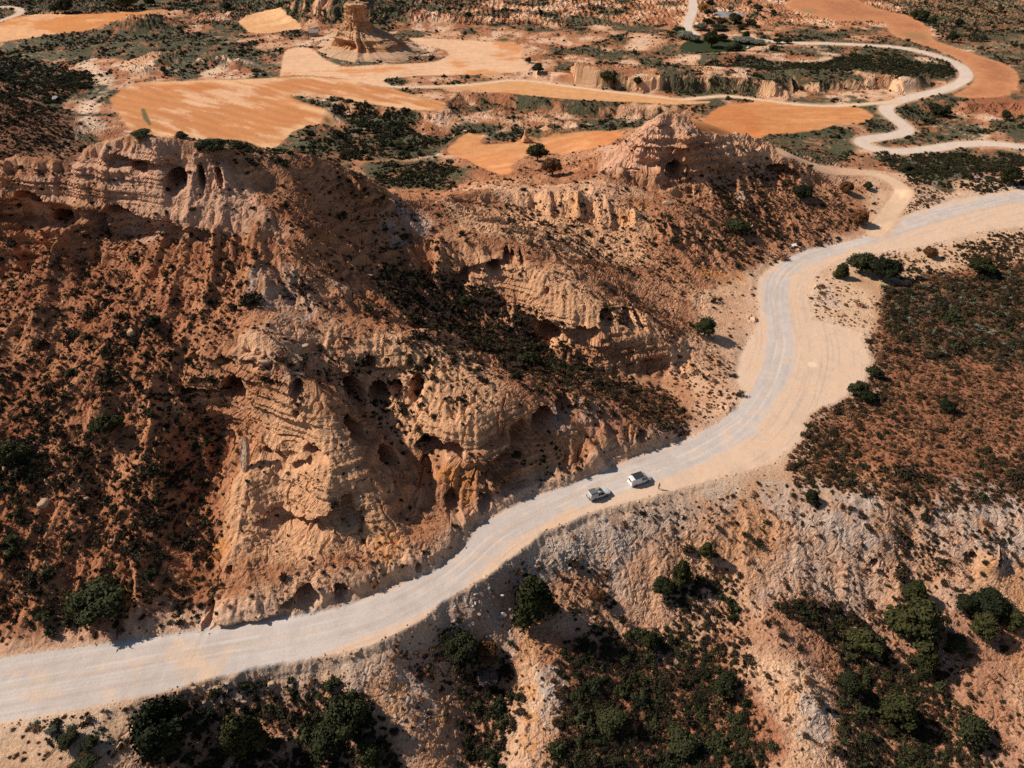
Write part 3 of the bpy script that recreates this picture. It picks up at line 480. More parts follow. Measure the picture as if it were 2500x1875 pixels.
# pale and cream places
pale = np.maximum.reduce([zone([(1440, 780), (1500, 700), (1480, 640), (1560, 600), (1650, 580), (1640, 690), (1600, 800), (1590, 880), (1480, 930), (1500, 860)]), zone([(960, 415), (1100, 400), (1290, 385), (1400, 420), (1330, 440), (1200, 420), (1080, 440)]) * .8,
    zone([(460, 1330), (560, 1260), (700, 1235), (900, 1195), (930, 1215), (740, 1275), (560, 1315)]) * .7, zone([(560, 700), (720, 690), (720, 760), (620, 800), (480, 760)]) * .8, zone([(740, 850), (780, 800), (800, 770), (760, 760), (720, 830)]) * .7,
    zone([(1750, 600), (1800, 570), (1900, 650), (1890, 750), (1860, 840), (1750, 860), (1740, 700)]), zone([(1900, 540), (2220, 490), (2220, 560), (2010, 590), (1900, 620), (1800, 580)]) * .75, zone([(1880, 400), (1980, 420), (2060, 390), (2212, 380), (2212, 420), (2000, 450), (1900, 500), (1860, 470)]) * .8,
    zone([(1500, 400), (1730, 350), (1850, 400), (1900, 400), (1900, 380), (1740, 330), (1600, 290)]) * .6, zone([(100, 720), (460, 660), (780, 640), (800, 780), (560, 860), (380, 900), (330, 960), (250, 900)], z='A', wob=4) * .0,
    zone([(1130, 1440), (1220, 1440), (1200, 1560), (1160, 1659), (1060, 1659), (1110, 1540)]) * .7, zone([(1640, 1320), (1720, 1400), (1800, 1480), (1780, 1659), (1720, 1659), (1700, 1540), (1620, 1440)]) * .7, zone([(0, 1530), (330, 1510), (300, 1560), (240, 1659), (0, 1659)]) * .8])
C0 = lerp(C0, (.68, .48, .31), pale * (.8 + .3 * n3) * .9)
tan_ = np.maximum(zone([(150, 345), (300, 300), (560, 400), (600, 490), (400, 490), (0, 420), (0, 400), (120, 380)]), zone([(1300, 300), (1440, 255), (1520, 290), (1500, 340), (1300, 380)]))
C0 = lerp(C0, (.56, .375, .255), tan_ * .85)
butt = np.maximum.reduce([zone([(560, 880), (650, 840), (750, 930), (870, 1190), (760, 1200), (480, 1250), (500, 1080)]), zone([(760, 720), (1000, 760), (1090, 830), (1080, 930), (1040, 1000), (940, 950), (800, 900)]), zone([(1000, 540), (1200, 580), (1440, 720), (1440, 760), (1200, 720), (1100, 600)]), zone([(950, 430), (1150, 420), (1400, 450), (1400, 560), (1200, 540), (1000, 500)])])
C0 = lerp(C0, (.66, .435, .25), butt * .9 * (.8 + .3 * n2))  # paler rock, brightened further in colour so the lit faces stand out
# washes and bare flats far off
wash = 1 - sstep(1.5, 7, line_dist(X, Y, T_WASH, 20) + 4 * n2)
C0 = lerp(C0, (.70, .52, .36), wash * .9)
far_pale = np.maximum.reduce([zone([(1050, 400), (1200, 380), (1500, 340), (1800, 300), (2203, 180), (2203, 250), (1780, 330), (1760, 420), (1450, 470), (1080, 500), (900, 480), (700, 450), (850, 420)], z='A'), zone([(-100, 330), (100, 290), (350, 310), (560, 300), (680, 360), (560, 395), (250, 405), (0, 410), (-150, 380)], z='B'), zone([(0, 340), (200, 330), (700, 280), (1100, 330), (900, 410), (500, 380), (200, 410), (0, 400)], z='C') * .8, zone([(1600, 770), (1950, 760), (2100, 870), (1700, 880)], z='C'), zone([(1350, 740), (1900, 720), (2203, 690), (2203, 715), (1800, 755), (1400, 770)], z='B')])
C0 = lerp(C0, (.68, .48, .32), far_pale * sstep(-.4, .15, n2 + .3 * n3) * .9)
scw = far_ * sstep(.85, .6, NRM[..., 2]); C0 = lerp(C0, (.62, .40, .225), scw)
# red earth under the scrub
red = np.maximum.reduce([zone([(1745, 860), (1850, 830), (1890, 720), (1900, 640), (2010, 590), (2300, 560), (2300, 1075), (1990, 1080), (1900, 1075), (1720, 1030), (1720, 960)], wob=3), zone([(1700, 615), (2300, 620), (2300, 680), (1900, 700), (1700, 660)], z='C'), zone([(1580, 1400), (1650, 1300), (2212, 1340), (2212, 1659), (1830, 1659), (1800, 1450)], wob=4) * .6, zone([(1200, 1380), (1560, 1380), (1690, 1659), (1180, 1659)], wob=4) * .9, zone([(1100, 1210), (1330, 1230), (1300, 1320), (1130, 1320)]) * .5, zone([(350, 1480), (700, 1480), (860, 1659), (320, 1659)], wob=4) * .5, zone([(980, 1380), (1110, 1400), (1090, 1640), (990, 1640)]) * .6])
C0 = lerp(C0, (.30, .115, .055), red * (.85 + .2 * n3)); C0 = lerp(C0, (.50, .26, .14), red * sstep(.15, .5, n2) * .6)
C0 = lerp(C0, (.43, .335, .26), zone([(1110, 1200), (1280, 1112), (1480, 1072), (1520, 1100), (1430, 1190), (1250, 1228), (1120, 1262)]) * .8)
# grey marl, orange sandstone, purple beds
grey = blobs([(600, 625, 6), (640, 670, 4.5), (570, 640, 3), (740, 610, 4), (880, 455, 6), (900, 480, 5), (850, 500, 4), (620, 790, 3.2), (590, 770, 2.4), (1240, 1150, 8), (1310, 1190, 6), (1180, 1190, 6), (1050, 1290, 4), (1000, 1340, 5), (1090, 1350, 5), (1560, 1050, 6), (1690, 1080, 6), (1850, 1105, 9), (1780, 1090, 7), (2100, 1105, 12), (2200, 1120, 9), (870, 1490, 5), (905, 1520, 4), (1190, 1470, 3), (1200, 1520, 2.6), (1195, 1560, 2.4), (1770, 1530, 3.4), (1765, 1580, 3.4), (600, 1470, 3.4), (760, 1455, 3.6), (520, 1490, 3), (1770, 625, 6), (1790, 650, 5), (1950, 690, 5), (2020, 400, 6), (2120, 385, 8), (1990, 420, 5), (1970, 300, 6), (200, 1600, 2.5), (1440, 1410, 3), (1260, 885, 4, .7), (1220, 900, 4, .6), (1600, 430, 2)])
C0 = lerp(C0, (.46, .395, .335), grey * .6 * np.clip(.75 + 1.1 * n3, 0, 1.3))
orange = blobs([(840, 1180, 3.2), (820, 1150, 2.6), (1010, 1040, 3), (960, 1030, 2.6), (1380, 430, 4), (1350, 470, 3.4), (1390, 440, 3), (1250, 470, 5, .8), (1140, 1490, 1.8), (1150, 1555, 1.8), (1140, 1600, 2), (860, 1490, 2), (855, 1535, 2.2), (1640, 1255, 2), (1960, 1155, 1.8), (2130, 1140, 2), (1900, 1140, 2), (1840, 718, 2.4), (1600, 600, 2.6), (1560, 595, 3), (1520, 585, 3), (1555, 895, 3), (1490, 790, 1.6), (1545, 775, 1.6), (2105, 470, 5), (2190, 455, 4), (2120, 1225, 2.4), (1060, 1250, 1.5), (1440, 1040, 2), (470, 1190, 2.5), (420, 1250, 2, .6), (1640, 690, 1.4), (990, 440, 3, .7), (1700, 1500, 2.5, .6)])
C0 = lerp(C0, (.56, .265, .075), orange * .62 * np.clip(.7 + .9 * n3, 0, 1.2))
purple = blobs([(1020, 1265, 4.5), (1050, 1240, 3), (980, 1310, 3), (1320, 900, 4, .6), (1280, 905, 3, .5)]); C0 = lerp(C0, (.30, .165, .13), purple * .8)
# herbage that colours the ground itself (too small to tell apart)
herb = np.maximum.reduce([far_ * sstep(-.16, .06, -n5 + .5 * n4 - .12 * sstep(-60, 20, X) * sstep(260, 200, X) * (Y > 380)) * sstep(270, 320, Y),
    zone([(200, 440), (420, 380), (800, 400), (1300, 335), (1750, 420), (1780, 480), (1500, 560), (1100, 500), (830, 490), (500, 490)], z='C'), zone([(0, 280), (400, 200), (900, 190), (1300, 230), (1500, 240), (1760, 430), (1500, 400), (1150, 400), (900, 330), (600, 340), (100, 400), (0, 400)], z='A', wob=5), zone([(0, 400), (350, 480), (640, 520), (650, 600), (430, 660), (250, 700), (100, 560), (0, 520)], z='A', wob=5), zone([(1720, 950), (1850, 830), (2203, 760), (2203, 1000), (1800, 990)], z='A', wob=4), zone([(0, 680), (380, 700), (420, 800), (680, 830), (620, 960), (400, 1000), (0, 1000)], z='B', wob=4), zone([(120, 1050), (600, 1000), (840, 1080), (700, 1190), (300, 1180), (130, 1120)], z='B', wob=3), zone([(1000, 770), (1300, 760), (1850, 760), (1750, 820), (1300, 850), (950, 900), (930, 830)], z='B'), zone([(500, 860), (1000, 800), (1150, 830), (1120, 1000), (900, 1040), (700, 960)], z='C', wob=3), zone([(1250, 1000), (1700, 960), (2203, 950), (2203, 1050), (1900, 1090), (1700, 1200), (1450, 1100)], z='C', wob=4), zone([(1400, 680), (1600, 660), (1900, 740), (1600, 780)], z='C'), zone([(2000, 740), (2300, 720), (2300, 900), (2120, 880)], z='C'), zone([(0, 0), (700, -60), (900, 20), (700, 60), (300, 180), (200, 200), (60, 120)], z='B', wob=6), zone([(-200, -60), (1900, -60), (2000, 140), (1700, 80), (1300, 60), (800, 70), (200, 80), (-200, 140)], z='A', wob=6), zone([(1200, -80), (2400, -80), (2400, 700), (2180, 560), (2150, 420), (1700, 270), (1630, 180)], z='C', wob=7) * .75])
gn = sstep(-.75, -.1, n3 + n2); C0 = lerp(C0, (.060, .070, .038), herb * gn * .95); C0 = lerp(C0, (.100, .108, .058), herb * gn * sstep(.0, .5, n5 + n2 * .4) * .6); C0 = lerp(C0, (.16, .085, .04), herb * gn * sstep(.2, .6, n3 - n2 * .5) * .4)
lush = zone([(1900, 620), (2300, 580), (2300, 800), (2000, 760)], wob=4); C0 = lerp(C0, (.080, .072, .036), lush * .85)
C0 = lerp(C0, (.032, .046, .016), sstep(-.5, .5, M['reed']))
C0 = lerp(C0, (.20, .10, .055), zone([(-200, 520), (0, 540), (200, 600), (440, 700), (520, 860), (430, 1000), (-200, 1010)], z='A', wob=5) * .8)  # brown slope, its shadowy look put into the ground colour
C0 = lerp(C0, (.065, .060, .03), zone([(-200, 330), (0, 330), (300, 400), (480, 470), (620, 540), (430, 640), (300, 640), (0, 530), (-200, 500)], z='A', wob=9, sc_=14) * .85 * gn)
# sand beside the roads, the driven surface
sand = sstep(-6, 0, M['road'] + 3 * n2); C0 = lerp(C0, (.63, .47, .335), sand * .85 * (1 - .25 * np.abs(n3)))
C0 = lerp(C0, (.635, .475, .34), sstep(-.6, .4, M['road'] + .9 * n3))
dC = line_dist(X, Y, MAIN_C, 20); rn = fbm(X, Y, 6, 4, 330); hwid = 3.6 + 2.6 * sstep(-15, -55, X) + .8 * fbm(X, Y, 15, 2, 331)
gband = sstep(hwid + .9, hwid - .9, dC + .9 * rn) * (M['road'] > -.2)
C0 = lerp(C0, (.495, .46, .42), gband * .92)
rm = (M['road'] > -2); lat = np.zeros(sh, f32); lat[rm] = side_dist(X[rm], Y[rm], MAIN_C); alng = X * .8 + Y * .5
strk = np.zeros(sh, f32); strk[rm] = fbm(lat[rm] * 1.6, alng[rm] * .05, 1.0, 4, 333, .7)
C0 = lerp(C0, (.44, .36, .30), rm * sstep(.05, .45, strk) * .5 * sstep(-.5, 1, M['road'])); C0 = lerp(C0, (.62, .59, .55), rm * sstep(.10, .5, -strk) * .35 * gband)
tw = np.abs(np.abs(lat + .8 * fbm(X, Y, 30, 2, 334)) - 1.0); C0 = lerp(C0, (.63, .60, .56), rm * sstep(.45, .10, tw) * gband * .5 * sstep(-.3, .3, rn)); C0 = lerp(C0, (.56, .44, .33), rm * sstep(.5, .15, np.abs(lat)) * gband * .4)
C0 = lerp(C0, (.60, .44, .30), gband * sstep(.2, .6, n3 * .6 + .8 * rn) * .5); C0 = lerp(C0, (.56, .36, .21), (M['road'] > -1) * (1 - gband) * sstep(.1, .55, n3 + .5 * n2) * .4)
C0 = lerp(C0, (.68, .47, .28), blobs([(410, 1420, 3.4), (430, 1450, 3), (380, 1400, 2.4)], 340) * .5 * np.clip(.8 + n3, 0, 1))
C0 = lerp(C0, (.72, .56, .41), blobs([(1757, 788, 1.6)], 341)); 
for d, (n_, P, hw) in zip(M['trk'], TRACKS):
    c = {'hairpin': (.60, .50, .405), 'thin': (.66, .49, .33), 'dirt': (.66, .475, .31), 'top': (.60, .51, .42), 'nw': (.58, .45, .34)}[n_]
    C0 = lerp(C0, (.60, .39, .24), sstep(3.0, .5, d + 1.5 * n2) * .7); C0 = lerp(C0, c, sstep(.5, -.3, d))
# fields: bare ploughland and stubble
FMASK = {}
for k, (p, c) in FIELDS.items():
    m = sstep(-.7, .6, M['fld'][k] + .9 * n3 + .5 * n2); FMASK[k] = m; s = M['fld'][k]
    if not (m > 0).any(): continue
    fa = {'orange': 2.55, 'pale': .25, 'strip': 2.9, 'small': .5, 'east': .1, 'brown': 2.2, 'northwest': .2, 'north': .6}[k]
    ax, ay = X * math.cos(fa) + Y * math.sin(fa), -X * math.sin(fa) + Y * math.cos(fa)
    st = fbm(ax / 5, ay, 4.0, 5, 350, .65); pn = fbm(X, Y, 36, 4, 351)
    fc = np.zeros_like(C0); fc[:] = c
    if k == 'orange': fc = lerp(fc, (.63, .38, .215), sstep(.04, .42, st * 1.0 + pn * .7 + .1 * sstep(14, 2, s) - .02)); fc = lerp(fc, (.50, .19, .06), sstep(.12, .38, fbm(X, Y, 30, 4, 352) + .3 * st)); fc = lerp(fc, (.66, .40, .20), sstep(9, 2, s) * sstep(-.3, .3, st + pn) * .8)
    elif k == 'pale': fc = lerp(fc, (.58, .245, .08), sstep(.16, .40, pn + .4 * st) * .85)
    elif k == 'brown': fc = lerp(fc, (.36, .15, .07), sstep(.0, .35, pn + .2 * st) * .7); fc = lerp(fc, (.27, .19, .08), sstep(.25, .5, -pn) * .6); fc = lerp(fc, (.55, .27, .13), sstep(6, 1, s) * .5)
    elif k == 'northwest': fc = lerp(fc, (.66, .38, .19), sstep(.0, .2, pn + .3 * st) * .9)
    elif k == 'strip': fc = lerp(fc, (.54, .23, .08), sstep(.0, .3, pn + .6 * st) * .7)
    else: fc = lerp(fc, np.array(c) * (1.12, 1.35, 1.7), sstep(.0, .45, st + .6 * pn) * .6); fc = lerp(fc, np.array(c) * (.85, .7, .6), sstep(.2, .5, -pn + .3 * st) * .6)
    fc = fc * (1 + .10 * st + .05 * n3 + (.055 if k == 'orange' else .035) * np.sin(ay * .9 + 5 * pn + st))[..., None]
    C0 = C0 * (1 - m[..., None]) + fc * m[..., None]
isl = zone([(890, 690), (915, 685), (960, 790), (945, 795), (905, 750)], .5, 0, z='A'); C0 = lerp(C0, (.09, .10, .04), np.clip(isl, 0, 1) * .9)
C0 = C0 * (1 + .10 * n3 * (1 - FMASK['orange']) + .05 * n2)[..., None] * (1 + .09 * (RNG.random(sh) - .5))[..., None]
C0 = np.clip(C0 * np.where((hill > .5)[..., None], np.array((1.04, .895, .84)), np.array((1.0, .945, .93))), .01, .85).astype(f32)

# ------------------------------------------------------------------ materials
def mat(name, rough=.95):
    m = bpy.data.materials.new(name); m.use_nodes = True; nt = m.node_tree; b = nt.nodes['Principled BSDF']
    b.inputs['Roughness'].default_value = rough; b.inputs['Specular IOR Level'].default_value = .15
    return m, nt, b
def node(nt, t, **kw):
    n = nt.nodes.new(t)
    for k, v in kw.items(): setattr(n, k, v)
    return n
def earth_mat(name, bump=.5, scale=2.2, var=.25):
    m, nt, b = mat(name); at = node(nt, 'ShaderNodeAttribute', attribute_name='soil'); tc = node(nt, 'ShaderNodeTexCoord')
    no = node(nt, 'ShaderNodeTexNoise'); no.inputs['Scale'].default_value = scale; no.inputs['Detail'].default_value = 8; no.inputs['Roughness'].default_value = .72
    mr = node(nt, 'ShaderNodeMapRange'); mr.inputs['From Min'].default_value = .3; mr.inputs['From Max'].default_value = .7; mr.inputs['To Min'].default_value = 1 - var; mr.inputs['To Max'].default_value = 1 + var
    mx = node(nt, 'ShaderNodeVectorMath', operation='SCALE'); L = nt.links.new
    L(tc.outputs['Object'], no.inputs['Vector']); L(no.outputs['Fac'], mr.inputs['Value']); L(at.outputs['Color'], mx.inputs[0]); L(mr.outputs[0], mx.inputs['Scale']); L(mx.outputs[0], b.inputs['Base Color'])
    bp = node(nt, 'ShaderNodeBump'); bp.inputs['Strength'].default_value = bump; bp.inputs['Distance'].default_value = .35; L(no.outputs['Fac'], bp.inputs['Height']); L(bp.outputs[0], b.inputs['Normal'])
    return m
M_EARTH = earth_mat('eroded earth', .9, 2.0, .34); M_ROAD = earth_mat('compacted road dust', .25, 2.5, .07); M_FIELD = earth_mat('ploughed field', .3, 1.1, .08); M_ROCK = earth_mat('sandstone', .8, 1.8, .2)
mw, nt, b = mat('still pond water', .08); b.inputs['Base Color'].default_value = (.30, .27, .22, 1); b.inputs['Specular IOR Level'].default_value = .5
nw_ = node(nt, 'ShaderNodeTexNoise'); nw_.inputs['Scale'].default_value = 1.5; bp = node(nt, 'ShaderNodeBump'); bp.inputs['Strength'].default_value = .05; nt.links.new(nw_.outputs['Fac'], bp.inputs['Height']); nt.links.new(bp.outputs[0], b.inputs['Normal'])

# ------------------------------------------------------------------ split the land into its pieces
idx = np.arange(NRT * NCT).reshape(NRT, NCT)
QF = np.stack([idx[:-1, :-1], idx[:-1, 1:], idx[1:, 1:], idx[1:, :-1]], -1).reshape(-1, 4)
def fmean(a): return ((a[:-1, :-1] + a[:-1, 1:] + a[1:, 1:] + a[1:, :-1]) * .25).ravel()
lab = np.zeros(len(QF), np.int32); NAMES = ['ground']; MATS = [M_EARTH]
def piece(cond, name, m):
    lab[cond] = len(NAMES); NAMES.append(name); MATS.append(m)
hs = fmean(hill_sd); V2 = np.vstack([onz(F([(1590, 780), (1560, 705)]), 1.5), W2(F([(1500, 640), (1400, 580), (1300, 530), (1200, 485), (1100, 472), (1000, 432)])), [(20, 300), (150, 330), (200, 260)]]); kn = fmean(poly_sd(X, Y, np.vstack([V2, onz(F([(1880, 500), (1750, 540), (1640, 600), (1640, 690)]))]), 6))
piece(hs > 0, 'hill', M_EARTH); piece((hs > 0) & (kn > 0), 'hill', M_EARTH)
for k in FIELDS: piece(fmean(M['fld'][k]) > 0, 'field', M_FIELD)
for d, (n_, P, hw) in zip(M['trk'], TRACKS): piece(fmean(d) < .1, 'track', M_ROAD)
piece(fmean(M['road']) > -.1, 'road', M_ROAD); piece(fmean(M['pond']) > 0, 'pond', mw)
FLATC = C0.reshape(-1, 3); FLATP = POS.reshape(-1, 3)
def mesh_of(name, V, Fq, m=None, cols=None, smooth=True):
    me = bpy.data.meshes.new(name); V = np.asarray(V, f32); Fq = np.asarray(Fq, np.int32); k = Fq.shape[1]
    me.vertices.add(len(V)); me.vertices.foreach_set('co', V.ravel()); me.loops.add(Fq.size); me.loops.foreach_set('vertex_index', Fq.ravel())
    me.polygons.add(len(Fq)); me.polygons.foreach_set('loop_start', np.arange(0, Fq.size, k, dtype=np.int32))
    me.update(calc_edges=True)
    me.polygons.foreach_set('use_smooth', np.full(len(Fq), smooth))
    if cols is not None:
        a = me.color_attributes.new('soil', 'FLOAT_COLOR', 'POINT'); c4 = np.ones((len(V), 4), f32); c4[:, :3] = cols; a.data.foreach_set('color', c4.ravel())
    if m: me.materials.append(m)
    return me
def put(name, me, parent=None, loc=None, **tags):
    o = bpy.data.objects.new(name, me); COL.objects.link(o)
    if parent: o.parent = parent
    if loc is not None: o.location = loc
    for k, v in tags.items(): o[k] = v
    return o
for i, n_ in enumerate(NAMES):
    q = QF[lab == i]
    if not len(q): continue
    u_, inv = np.unique(q, return_inverse=True)
    V = FLATP[u_].copy()
    if n_ == 'pond': V[:, 2] = V[:, 2].mean()
    put(n_, mesh_of(n_, V, inv.reshape(q.shape), MATS[i], FLATC[u_], n_ not in ('hill', 'ground')), kind='structure')

# ------------------------------------------------------------------ where the line of sight meets the finished land
pu, pvv, pd = project(POS[..., 0], POS[..., 1], POS[..., 2])
ok = (pu > -200) & (pu < 2700) & (pvv > -100) & (pvv < 2075) & (Y < 900)
bi = ((pvv[ok] + 100) // 3).astype(int) * 970 + ((pu[ok] + 200) // 3).astype(int); vi = np.flatnonzero(ok.ravel()); od = np.argsort(-pd[ok])
ZB = np.full(970 * 730, -1, np.int64); ZB[bi[od]] = vi[od]; PD = pd.ravel()
def surf(u, v):
    r, c = int((v + 100) // 3), int((u + 200) // 3); best = None
    for k in range(0, 6):
        for i in range(r - k, r + k + 1):
            for j in range(c - k, c + k + 1):
                if 0 <= i < 730 and 0 <= j < 970:
                    q = ZB[i * 970 + j]
                    if q >= 0 and (best is None or PD[q] < PD[best]): best = q
        if best is not None: break
    return best
def surf_xyz(u, v): return Vector(FLATP[surf(u, v)].tolist())
def zat(x, y):                                     # height of the land at a place
    k = np.argmin((POS[..., 0] - x) ** 2 + (POS[..., 1] - y) ** 2); return float(FLATP[k, 2])
def visible(x, y, z, slack=1.5):
    u, v, d = project(x, y, z); r = ((v + 100) // 3).astype(int); c = ((u + 200) // 3).astype(int)
    inside = (u > 0) & (u < 2500) & (v > 0) & (v < 1875); q = ZB[np.clip(r, 0, 729) * 970 + np.clip(c, 0, 969)]
    return inside & ((q < 0) | (d < PD[q] + slack))

# ------------------------------------------------------------------ foliage
def leaf_mat(name, c, c2, var=.35):
    m, nt, b = mat(name, .8); oi = node(nt, 'ShaderNodeObjectInfo'); L = nt.links.new; tc = node(nt, 'ShaderNodeTexCoord')
    no = node(nt, 'ShaderNodeTexNoise'); no.inputs['Scale'].default_value = 3.5; no.inputs['Detail'].default_value = 3; L(tc.outputs['Object'], no.inputs['Vector'])
    mx = node(nt, 'ShaderNodeMix', data_type='RGBA'); mx.inputs['A'].default_value = (*c, 1); mx.inputs['B'].default_value = (*[q * 1.25 for q in c2], 1)
    ad = node(nt, 'ShaderNodeMath', operation='MULTIPLY_ADD'); ad.inputs[1].default_value = .9; ad.inputs[2].default_value = -.45; L(oi.outputs['Random'], ad.inputs[0])
    a2 = node(nt, 'ShaderNodeMath', operation='ADD'); a2.use_clamp = True; L(ad.outputs[0], a2.inputs[0]); L(no.outputs['Fac'], a2.inputs[1]); L(a2.outputs[0], mx.inputs['Factor'])
    L(mx.outputs['Result'], b.inputs['Base Color']); b.inputs['Specular IOR Level'].default_value = .1
    return m
ML = {'dark': leaf_mat('dark olive leaves', (.024, .019, .011), (.050, .035, .019)), 'brown': leaf_mat('dry russet twigs', (.085, .034, .018), (.26, .135, .07)), 'green': leaf_mat('deep green leaves', (.017, .021, .009), (.044, .045, .018)),
      'sage': leaf_mat('grey green leaves', (.085, .095, .060), (.17, .18, .13)), 'pine': leaf_mat('pine needles', (.019, .023, .008), (.052, .050, .017)), 'gold': leaf_mat('golden leaves', (.26, .12, .02), (.34, .17, .03)), 'rust': leaf_mat('rusty leaves', (.10, .045, .02), (.15, .07, .03)), 'twig': leaf_mat('bare grey twigs', (.16, .11, .09), (.24, .17, .14))}
mt, nt, b = mat('bark', .9); b.inputs['Base Color'].default_value = (.10, .065, .04, 1); nn = node(nt, 'ShaderNodeTexNoise'); nn.inputs['Scale'].default_value = 9; rp = node(nt, 'ShaderNodeValToRGB'); rp.color_ramp.elements[0].color = (.05, .032, .02, 1); rp.color_ramp.elements[1].color = (.17, .11, .07, 1); nt.links.new(nn.outputs['Fac'], rp.inputs[0]); nt.links.new(rp.outputs[0], b.inputs['Base Color']); M_BARK = mt
def ico(sub=1):
    bm = bmesh.new(); bmesh.ops.create_icosphere(bm, subdivisions=sub, radius=1); V = np.array([v.co[:] for v in bm.verts], f32); T = np.array([[v.index for v in f.verts] for f in bm.faces], np.int32); bm.free(); return V, T
ICO1, ICO2, ICO3 = ico(1), ico(2), ico(3)
def leaves(P, N, size, rng, flat=.5):
    """one small quad per leaf spray, tilted about its outward direction"""
    n = len(P); a = rng.normal(size=(n, 3)); a -= (a * N).sum(1, keepdims=True) * N * flat; a /= np.linalg.norm(a, axis=1, keepdims=True) + 1e-6
    b = np.cross(a, N + .5 * rng.normal(size=(n, 3))); b /= np.linalg.norm(b, axis=1, keepdims=True) + 1e-6
    sz = size * (.6 + .8 * rng.random((n, 1))); V = np.stack([P - a * sz - b * sz * .5, P + a * sz - b * sz * .35, P + a * sz * .7 + b * sz * .6, P - a * sz * .8 + b * sz * .5], 1)
    return V.reshape(-1, 3), np.arange(4 * n).reshape(-1, 4)
def shrub_mesh(name, m, n, size, seed, up=.75, spiky=.3, lobes=5):
    rng = np.random.default_rng(seed); Vs, Fs, k = [], [], 0
    for l in range(lobes):
        c = np.array([0, 0, .26]) + rng.normal(size=3) * (.20, .20, .07) * (l > 0); r = .27 + .12 * rng.random()
        V = ICO1[0] * r * .58 * (1 + .25 * (rng.random((len(ICO1[0]), 1)) - .5)) + c; V[:, 2] = np.maximum(V[:, 2] * up, -.05)
        Fs.append(np.hstack([ICO1[1], ICO1[1][:, 2:3]]) + k); Vs.append(V); k += len(V)
        d = rng.normal(size=(n // lobes, 3)); d[:, 2] = np.abs(d[:, 2]) * .9 - .15; d /= np.linalg.norm(d, axis=1, keepdims=True); P = d * r * (.62 + (spiky + .25) * rng.random((len(d), 1))) + c; P[:, 2] = np.maximum(P[:, 2] * up, 0)
        V, Q = leaves(P, d, size, rng, .2); Vs.append(V); Fs.append(Q + k); k += len(V)
    V = np.vstack(Vs); Fq = np.vstack(Fs); me = bpy.data.meshes.new(name)
    me.from_pydata(V.tolist(), [], [list(dict.fromkeys(f)) for f in Fq.tolist()]); me.materials.append(m); return me
SHRUB = {'dark': [shrub_mesh('dark_shrub', ML['dark'], 150, .085, 1), shrub_mesh('dark_shrub', ML['dark'], 150, .085, 2, .9, .4, 4)], 'brown': [shrub_mesh('brown_shrub', ML['brown'], 150, .07, 3, .7, .5, 5)], 'green': [shrub_mesh('green_bush', ML['green'], 200, .075, 4, 1.0, .25, 7)], 'sage': [shrub_mesh('sage_bush', ML['sage'], 150, .075, 5, .8, .35, 6)]}
